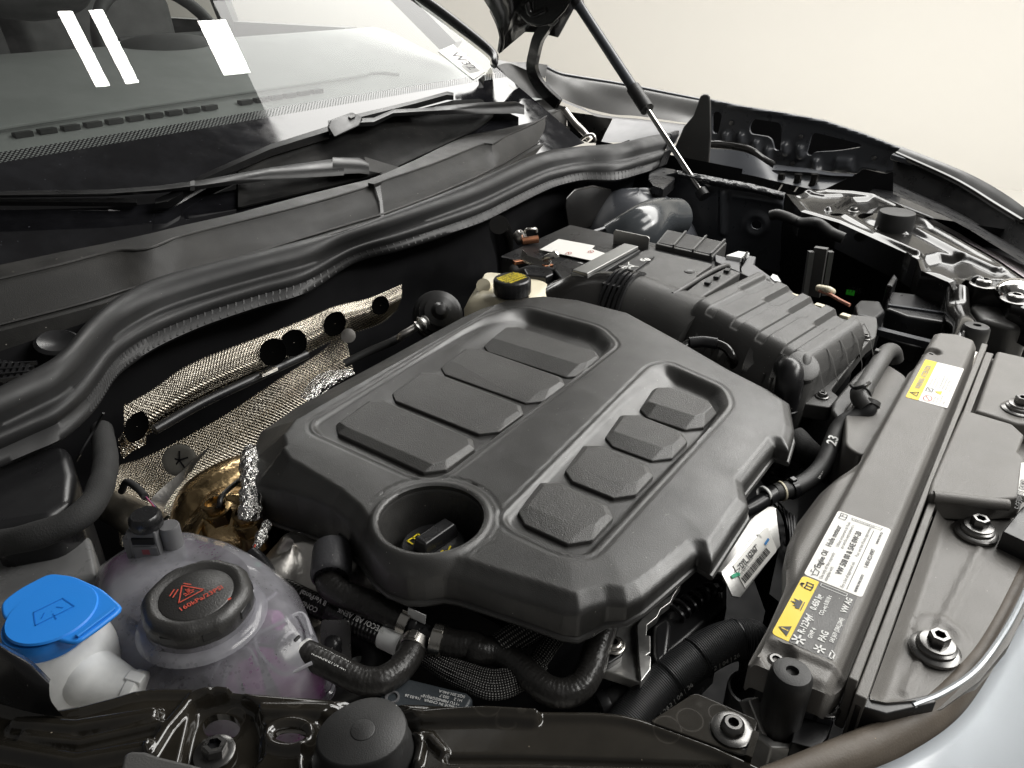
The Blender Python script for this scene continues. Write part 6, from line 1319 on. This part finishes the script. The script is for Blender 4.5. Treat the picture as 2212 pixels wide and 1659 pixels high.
mk('sheet', field(io, hiw, .0045, IF, skirt=.004, holes=[[(boss[0]+.012*math.cos(a), boss[1]+.010*math.sin(a)) for a in np.linspace(0, 2*math.pi, 14, endpoint=False)]]), M_satin, iw, smooth=60)
sealant = mat('brushed_sealant', (.03,.031,.034), .28, wave=1, wscale=60, var=.3)
mk('sealed_flange', sheet([kX('C', WX, 1200,815, 1400,850, 1590,885, 1800,925, 2040,990), kX('C', WX-.012, 1215,845, 1400,885, 1590,925, 1800,965, 2025,1020), kX('C', WX-.006, 1220,870, 1400,915, 1590,960, 1800,990, 2020,1050)]), sealant, iw, smooth=80)
mk('rear_return', quad((WX, .86, -.3), (1.5, .88, -.3), (1.5, .88, .03), (WX+.02, .80, .03)), M_satin, iw)
mk('wheel_arch', blob(A_(1.50,.74,-.19), (.14,.15,.17), dent=.02), M_satin, iw, smooth=80)
tag(mk('washer_bottle_cover', loft([[pY('C', u, v, Y) for u, v in ((345,1100),(350,1030),(420,960),(560,930),(700,960),(720,1080),(560,1250),(380,1320))] for Y in (.84, .80)]), M_glossf, bevel=.012, seg=4), 'glossy black rounded cover under the seal beside the battery', 'plastic cover')
tag(mk('bulkhead_edge', tube(kzz('C', 380,1330,-.03, 560,1300,-.03, 740,1230,-.03, 880,1130,-.03, 1000,1085,-.03, 1130,1110,-.03, 1220,1200,-.04, 1240,1260,-.05), .006, n=8), M_satin), 'curved black flange edge behind the battery', 'metal flange')
tag(mk('charge_pipe', tube(kzz('C', 760,1400,-.05, 880,1320,-.03, 960,1250,-.02, 1060,1190,-.02, 1200,1180,-.03), [.05,.048,.044,.040,.038], n=28), mat('wet_grey_pipe', (.05,.055,.06), .2, coat=.4, var=.1, vscale=8, wave=.08, wscale=20), smooth=80), 'shiny blue-grey bent pipe behind the battery plate', 'pipe')
# fender rail, tray and fin
fr_ = thing('far_fender_rail', 'long dark fender rail with ledge at the far side below the pale wall', 'fender rail', (1.94, 1.0, 0.))
mk('rail', sheet([kX('C', 1.97, 190,20, 300,75, 420,100, 700,145, 900,182, 1150,232, 1400,280), kX('C', 1.955, 195,60, 300,100, 420,125, 700,168, 900,205, 1150,255, 1390,300), kX('C', 1.93, 200,150, 330,180, 450,195, 700,270, 900,305, 1150,355, 1330,400), kX('C', 1.90, 215,225, 330,270, 480,330, 700,385, 900,400, 1150,435, 1290,455)]), M_dgray, fr_, smooth=80)
mk('rail_edge', tube(kX('C', 1.972, 190,20, 300,75, 420,100, 700,145, 900,182, 1150,232, 1400,282), .006, n=8), M_satin, fr_)
mk('ledge', sheet([kX('C', 1.90, 230,235, 330,275, 480,335, 560,375, 720,405, 900,420, 1150,450, 1275,465), kX('C', 1.87, 270,260, 350,300, 500,360, 580,400, 720,420, 900,440, 1150,470, 1262,490)]), M_greyp, fr_, smooth=60)
mk('tray', sheet([kX('C', 1.87, 715,418, 900,438, 1150,468, 1262,492), kX('C', 1.80, 660,520, 850,530, 1060,540, 1220,560), kX('C', 1.74, 620,605, 820,600, 1040,580, 1200,610)]), M_greyp, fr_, smooth=60)
fin = [pX('C', u, v, 1.90) for u, v in ((1385,240),(1420,228),(1452,238),(1465,290))]; fin2 = [pX('C', u, v, 1.72) for u, v in ((1190,640),(1230,770),(1300,800),(1450,835))]
tag(mk('support_fin', loft([[pX('C', u, v, X) for u, v in ((1388,240),(1425,226),(1460,240),(1466,300),(1470,560),(1452,835),(1240,775),(1190,640),(1260,480),(1330,400))] for X in (1.84, 1.80)]), M_dgray, bevel=.008, seg=3), 'tall dark plastic support fin sticking up from the far fender rail', 'support bracket')
ff_ = thing('far_fender_flange', 'black pressed fender flange with square cut-outs under the pale wall', 'fender flange', (1.93, .5, -.02))
FF = Fr((1.93, .55, .06), (0, -1, 0), (0, 0, 1))
def F2(k, *uv): return [tuple(FF.hit(k, uv[i], uv[i+1])[:2]) for i in range(0, len(uv), 2)]
fo = F2('D', 185,120, 400,165, 650,205, 900,252, 1150,335, 1385,425, 1440,510, 1430,570, 1330,575, 1300,590, 1150,555, 1115,590, 900,575, 600,545, 480,455, 240,415, 185,400)
fh_ = [rpoly(F2('D', 203,195, 268,205, 238,340, 203,335), .012), rpoly(F2('D', 455,243, 625,268, 640,300, 632,445, 592,445, 575,360, 440,340, 432,300), .016), rpoly(F2('D', 830,325, 1130,400, 1150,420, 1000,445, 840,455, 822,480, 792,470), .014)]
fb_ = [bump_line(F2('D', u, v, u+6, v+45), .013, .014, .2) for u, v in ((290,345),(385,350),(480,395),(555,440),(660,410),(755,430),(855,510))]
def hff(X, Y, sd, idx, par): return sum(f(X, Y) for f in fb_) + bump_poly(F2('D', 985,485, 1080,490, 1085,560, 970,560), .012, .01)(X, Y) + .006*np.exp(-((sd-.004)/.005)**2)
mk('sheet', field(fo, hff, .005, FF, skirt=.01, holes=fh_), M_satin, ff_, smooth=60)
mk('edge_rail', tube(kX('D', 1.90, 190,405, 300,412, 400,430, 460,455, 520,500, 590,540), .011, n=10), M_glossf, ff_)
mk('ledge', loft([kX('D', 1.90, 590,530, 800,555, 950,580, 1100,590), kX('D', 1.85, 580,565, 800,580, 950,600, 1085,605)], closed=False), M_satin, ff_)
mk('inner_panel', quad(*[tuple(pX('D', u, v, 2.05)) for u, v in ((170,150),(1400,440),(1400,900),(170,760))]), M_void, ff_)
mk('lower_sheet', sheet([kX('D', 1.86, 180,430, 330,440, 450,470, 620,570, 800,600, 1050,620), kX('D', 1.82, 180,560, 330,580, 450,600, 620,640, 800,680, 900,690)]), M_satin, ff_, smooth=60)
for u in (640, 745, 850): mk('step_rib', tube(kX('D', 1.835, u,590, u-10,640, u-40,690), .009, n=8), M_glossf, ff_)
for u, v in ((322,270),(760,358),(1218,492),(710,525)): mk('rivet', lathe([(.006,0),(.005,.003),(.0003,.004)], pX('D', u, v, 1.925), (-1,0,0), 12), M_bolt, ff_)
fe = thing('far_front_fender', 'dark smooth fender edge curving down to the far headlamp', 'fender', (1.8, .15, -.2))
mk('edge', sheet([[pX('D', u, v, X) for u, v, X in ((1395,418,1.92),(1700,538,1.86),(1850,605,1.82),(2000,688,1.77),(2162,800,1.71),(2400,1000,1.6))], [pX('D', u, v, X) for u, v, X in ((1380,432,1.91),(1690,560,1.85),(1840,635,1.81),(1990,725,1.76),(2155,840,1.70),(2400,1040,1.6))], [pX('D', u, v, X) for u, v, X in ((1360,460,1.90),(1670,600,1.84),(1820,680,1.80),(1970,775,1.75),(2150,885,1.69),(2400,1080,1.6))]]), mat('dark_grey_trim', (.06,.06,.06), .35, var=.05), fe, smooth=80)
mk('gap_strip', tube([pX('D', u, v, X) for u, v, X in ((1358,465,1.89),(1670,605,1.83),(1820,685,1.79),(1970,780,1.74),(2150,890,1.68))], .006, n=8), M_glossf, fe)
mk('edge_tab', boxm((0,0,0), (.02,.05,.012), Fr(pX('D', 1400, 500, 1.88), (1,0,0), (0,-1,-.2))), M_satin, fe, bevel=.003)
mk('inner_liner', loft([[pX('D', u, v, X) for u, v, X in ((1340,455,1.90),(1670,600,1.84),(1820,680,1.80),(1970,775,1.75),(2150,885,1.69),(2400,1080,1.6))], [pX('D', u, v+190, X-.04) for u, v, X in ((1340,455,1.90),(1670,600,1.84),(1820,680,1.80),(1970,775,1.75),(2150,885,1.69),(2400,1080,1.6))], [pX('D', u, v+260, X-.25) for u, v, X in ((1340,455,1.90),(1670,600,1.84),(1820,680,1.80),(1970,775,1.75),(2150,885,1.69),(2400,1080,1.6))]], closed=False), M_blk, fe, smooth=60)
hl = thing('far_headlamp', 'black far headlamp housing with white light guide and pale lens strip', 'headlamp', (1.6, .15, -.15))
mk('housing', blk(kz('D', -.075, 1180,700, 1300,620, 1500,600, 1640,640, 1700,690, 2000,820, 2212,960, 2212,1300, 2000,1110, 1560,850), -.2), M_blk, hl, bevel=.006)
mk('light_guide', beam(pz('D', 1668, 700, -.04), pz('D', 2002, 832, -.045), .010, .008), M_white, hl)
mk('light_guide', beam(pz('D', 2075, 862, -.045), pz('D', 2200, 925, -.05), .010, .008), M_white, hl)
mk('lens_strip', loft([kz('D', -.03, 1545,885, 1700,960, 1850,1045, 2000,1130, 2170,1245), kz('D', -.032, 1590,875, 1760,965, 1900,1050, 2050,1110, 2170,1170)], closed=False), mat('pale_lens', (.55,.50,.52), .25, var=.2), hl)
# far glossy panel
fp = thing('headlamp_mounting_panel', 'glossy black pressed panel with long ridges at the far headlamp', 'metal panel', (1.5, .2, -.1))
ZQ = -.02
def D2(*uv): return [tuple(p[:2]) for p in kz('D', ZQ, *uv)]
fpo = D2(668,715, 720,730, 800,705, 900,690, 1080,700, 1240,722, 1400,795, 1540,885, 1750,1000, 2000,1145, 2170,1262, 2400,1420, 2400,1560, 2080,1400, 2040,1335, 1840,1300, 1800,1250, 1720,1330, 1690,1275, 1515,1200, 1495,1130, 1430,1095, 1000,900, 830,850, 760,830, 700,760)
fhh = [D2(*[c for a in np.linspace(0, 2*math.pi, 16, endpoint=False) for c in (1165+48*math.cos(a), 856+20*math.sin(a))]), D2(*[c for a in np.linspace(0, 2*math.pi, 16, endpoint=False) for c in (985+42*math.cos(a), 846+9*math.sin(a))])]
fbm = [bump_line(D2(1045,860, 1250,980, 1490,1100), .012, .006, .3), bump_line(D2(1500,955, 1750,1090, 1990,1200), .016, .008, .3), bump_poly(D2(1530,1120, 1640,1095, 1760,1120, 1830,1230, 1750,1245, 1560,1200), -.012, .024),
       bump_poly(D2(960,800, 1100,740, 1200,735, 1240,790, 1180,830), -.008, .02), bump_line(D2(800,712, 900,730, 1000,725), .012, .005, .3), bump_disc(*D2(1360, 890)[0], .055, .006, .02), bump_line(D2(930,820, 1060,750), .008, .008, .3), bump_line(D2(1260,940, 1400,960), .012, .01, .3), bump_line(D2(1850,1280, 2060,1290), .012, .01, .3)]
def hfp(X, Y, sd, idx, par): return sum(f(X, Y) for f in fbm) + .004*np.exp(-((sd-.009)/.007)**2)
mk('pressing', field(fpo, hfp, .0028, Fr((0, 0, ZQ), (1, 0, 0), (0, 1, 0)), skirt=.05, holes=fhh), M_glossf, fp, smooth=60)
torx_screw(fp, pz('D', 1905, 1288, ZQ+.002), .012, flange=1.6, h=.010)
torx_screw(fp, pz('D', 2105, 1385, ZQ+.002), .012, flange=1.6, h=.010)
torx_screw(fp, pz('D', 1090, 825, ZQ), .008, flange=1.4, h=.008)
mk('ball_dome', blob(pz('D', 2120, 1335, ZQ+.002), (.03,.03,.02), dent=0), M_chrome, fp, smooth=80)
tag(mk('rubber_bumper_stop', lathe([(.034,-.05),(.0335,-.03),(.032,-.004),(.0305,0),(.0,.001)], pz('D', 1368, 828, .012), (0,0,1), 36, cap1=False), M_rub), 'round rubber bumper stop on the far glossy panel', 'bumper stop')
mk('lower_bracket', blk(kz('D', -.045, 1840,1320, 2040,1345, 2080,1410, 2212,1470, 2212,1560, 2080,1550, 1900,1500, 1830,1420), -.11), M_dgray, fp, bevel=.008)
# posts and tube at the far end of the radiator cover
t, p = post('D', 1868, 1540, 0, 0, -.005, .017, 'rubber stop post behind the far end of the radiator cover')
tp = thing('upright_brace', 'glossy black upright brace beside the far rubber post', 'brace', pz('M', 1480, 190, -.1))
mk('tube', tube([pz('D', 1740, 1330, -.03), pz('D', 1745, 1480, -.05), pz('M', 1530, 20, -.03), pz('M', 1480, 170, -.035)], [.016,.017,.016,.015], n=16), M_glossf, tp)
mk('bright_edge', tube(kzz('M', 1540,-30,-.012, 1510,80,-.016, 1465,195,-.02), .0028, n=8), M_chrome, tp)
mk('foot_frame', blk(kz('M', -.02, 1490,150, 1520,130, 1620,165, 1590,215, 1560,215, 1575,180, 1525,165, 1510,200, 1480,195), -.05), M_gun, tp, bevel=.001)
# dark hardware in the far corner
t = thing('far_fuse_block', 'black box and bars in the dark corner behind the air filter', 'black box', (1.3, .15, -.2))
mk('box', blk(kz('J', -.06, 1800,400, 1990,420, 2260,480, 2260,650, 1950,600, 1790,540), -.2), M_blk, t, bevel=.005)
mk('box', blk(kz('J', -.09, 1700,660, 1780,600, 2260,700, 2260,860, 2000,830, 1720,740), -.2), M_blk, t, bevel=.005)
mk('bar', beam(pz('J', 1720, 720, -.08), pz('J', 2240, 850, -.08), .012, .01), M_satin, t)
mk('bar', beam(pz('J', 1800, 520, -.06), pz('J', 2240, 585, -.06), .006, .006), M_satin, t)
mk('upright', blk(kz('J', -.04, 1790,350, 1850,260, 1880,300, 1840,365), -.2), M_blk, t, bevel=.003)
mk('connector', blk(kz('J', -.05, 1540,510, 1580,470, 1740,480, 1780,560, 1700,620, 1560,590), -.12), M_blk, t, bevel=.004)
t = thing('toothed_strip', 'upright toothed dark strip in the corner beyond the air filter', 'toothed strip', pz('J', 1210, 430, -.1))
ra, rb2 = pX('J', 1275, 60, 1.35), pX('J', 1215, 440, 1.35)
mk('core', beam(ra, rb2, .022, .012, up=(1,0,0)), M_dgray, t)
for q in range(20):
    c = ra+(rb2-ra)*(.1+.9*q/20)
    for s in (-1, 1): mk('tooth', boxm((0,0,0), (.009,.010,.0045), Fr(c+rt*s*.017, rt, fh)), M_dgray, t)
tag(mk('green_tag', loft([[pX('J', u, v, X) for u, v in ((1475,390),(1543,400),(1532,442),(1466,430))] for X in (1.30, 1.298)]), M_tagg, smooth=0), 'tiny bright green tag in the dark far corner', 'tag')
text('scribble', '1745', Fr(pX('J', 1472, 425, 1.297), nrm(pX('J', 1530,434,1.297)-pX('J', 1472,425,1.297)), (0,0,1)), .001, .004, .014, M_ink, bpy.data.objects['green_tag'], sx=.8, lift=.001)
tag(mk('orange_wire', tube(kzz('J', 1260,400,-.05, 1340,430,-.05, 1420,475,-.05, 1500,515,-.052), .003, n=8), mat('salmon_wire', (.5,.22,.15), .5)), 'pale orange wire below the green tag', 'wire')
tag(mk('cable_boot', tube(kzz('J', 1250,380,-.05, 1330,395,-.045, 1360,410,-.05), .006, n=10), M_cream), 'small cream cable boot beside the toothed strip', 'cable boot')
tag(mk('rubber_grommet_hose', tube([pX('C', u, v, 1.52) for u, v in ((1925,1165),(1980,1155),(2060,1180),(2160,1220))]+[pX('D', u, v, 1.46) for u, v in ((860,900),(950,960),(1030,995))], .0105, n=12), M_rub), 'black rubber hose reaching out of the far inner wing', 'hose')
tag(mk('vacuum_pump', lathe([(.036,-.06),(.040,-.03),(.040,-.022),(.037,-.020),(.037,-.012),(.032,-.010),(.032,-.003),(.024,.0),(.024,.006),(.014,.009),(.008,.016),(.004,.017)], pz('K', 1040, 95, -.065), (-.45,-.55,.5), 36), mat('dark_pump_plastic', (.022,.022,.022), .33, dust=.4), smooth=30), 'dark round vacuum unit behind the cover near the brake reservoir', 'vacuum unit')
t = thing('vacuum_connector', 'bright notched connector with grey rod behind the left edge of the cover', 'connector', pz('K', 930, 150, -.05))
mk('nut', tube(kzz('K', 905,185,-.035, 935,160,-.03, 965,140,-.028), [.007,.009,.006], n=10, rfun=lambda s: 1+.2*math.sin(s*900)), M_alu, t, smooth=30)
mk('rod', tube(kzz('K', 800,250,-.05, 830,225,-.042, 900,185,-.036), .0055, n=10), M_gun, t)
tag(mk('small_clip_disc', lathe([(.010,0),(.010,.003),(.005,.004)], pY('K', 500, 235, .74), -nrm(_ray('K', 500, 235)), 20), M_gun), 'small grey clip disc at the lower edge of the upper foil', 'clip')
tag(mk('rear_vacuum_hose', tube(kzz('K', 480,400,-.08, 620,330,-.07, 760,270,-.06, 830,230,-.055), .006, n=10), M_rub), 'thin black hose running behind the left edge of the cover', 'hose')

for o in bpy.data.objects:
    if '_o' in o: del o['_o']
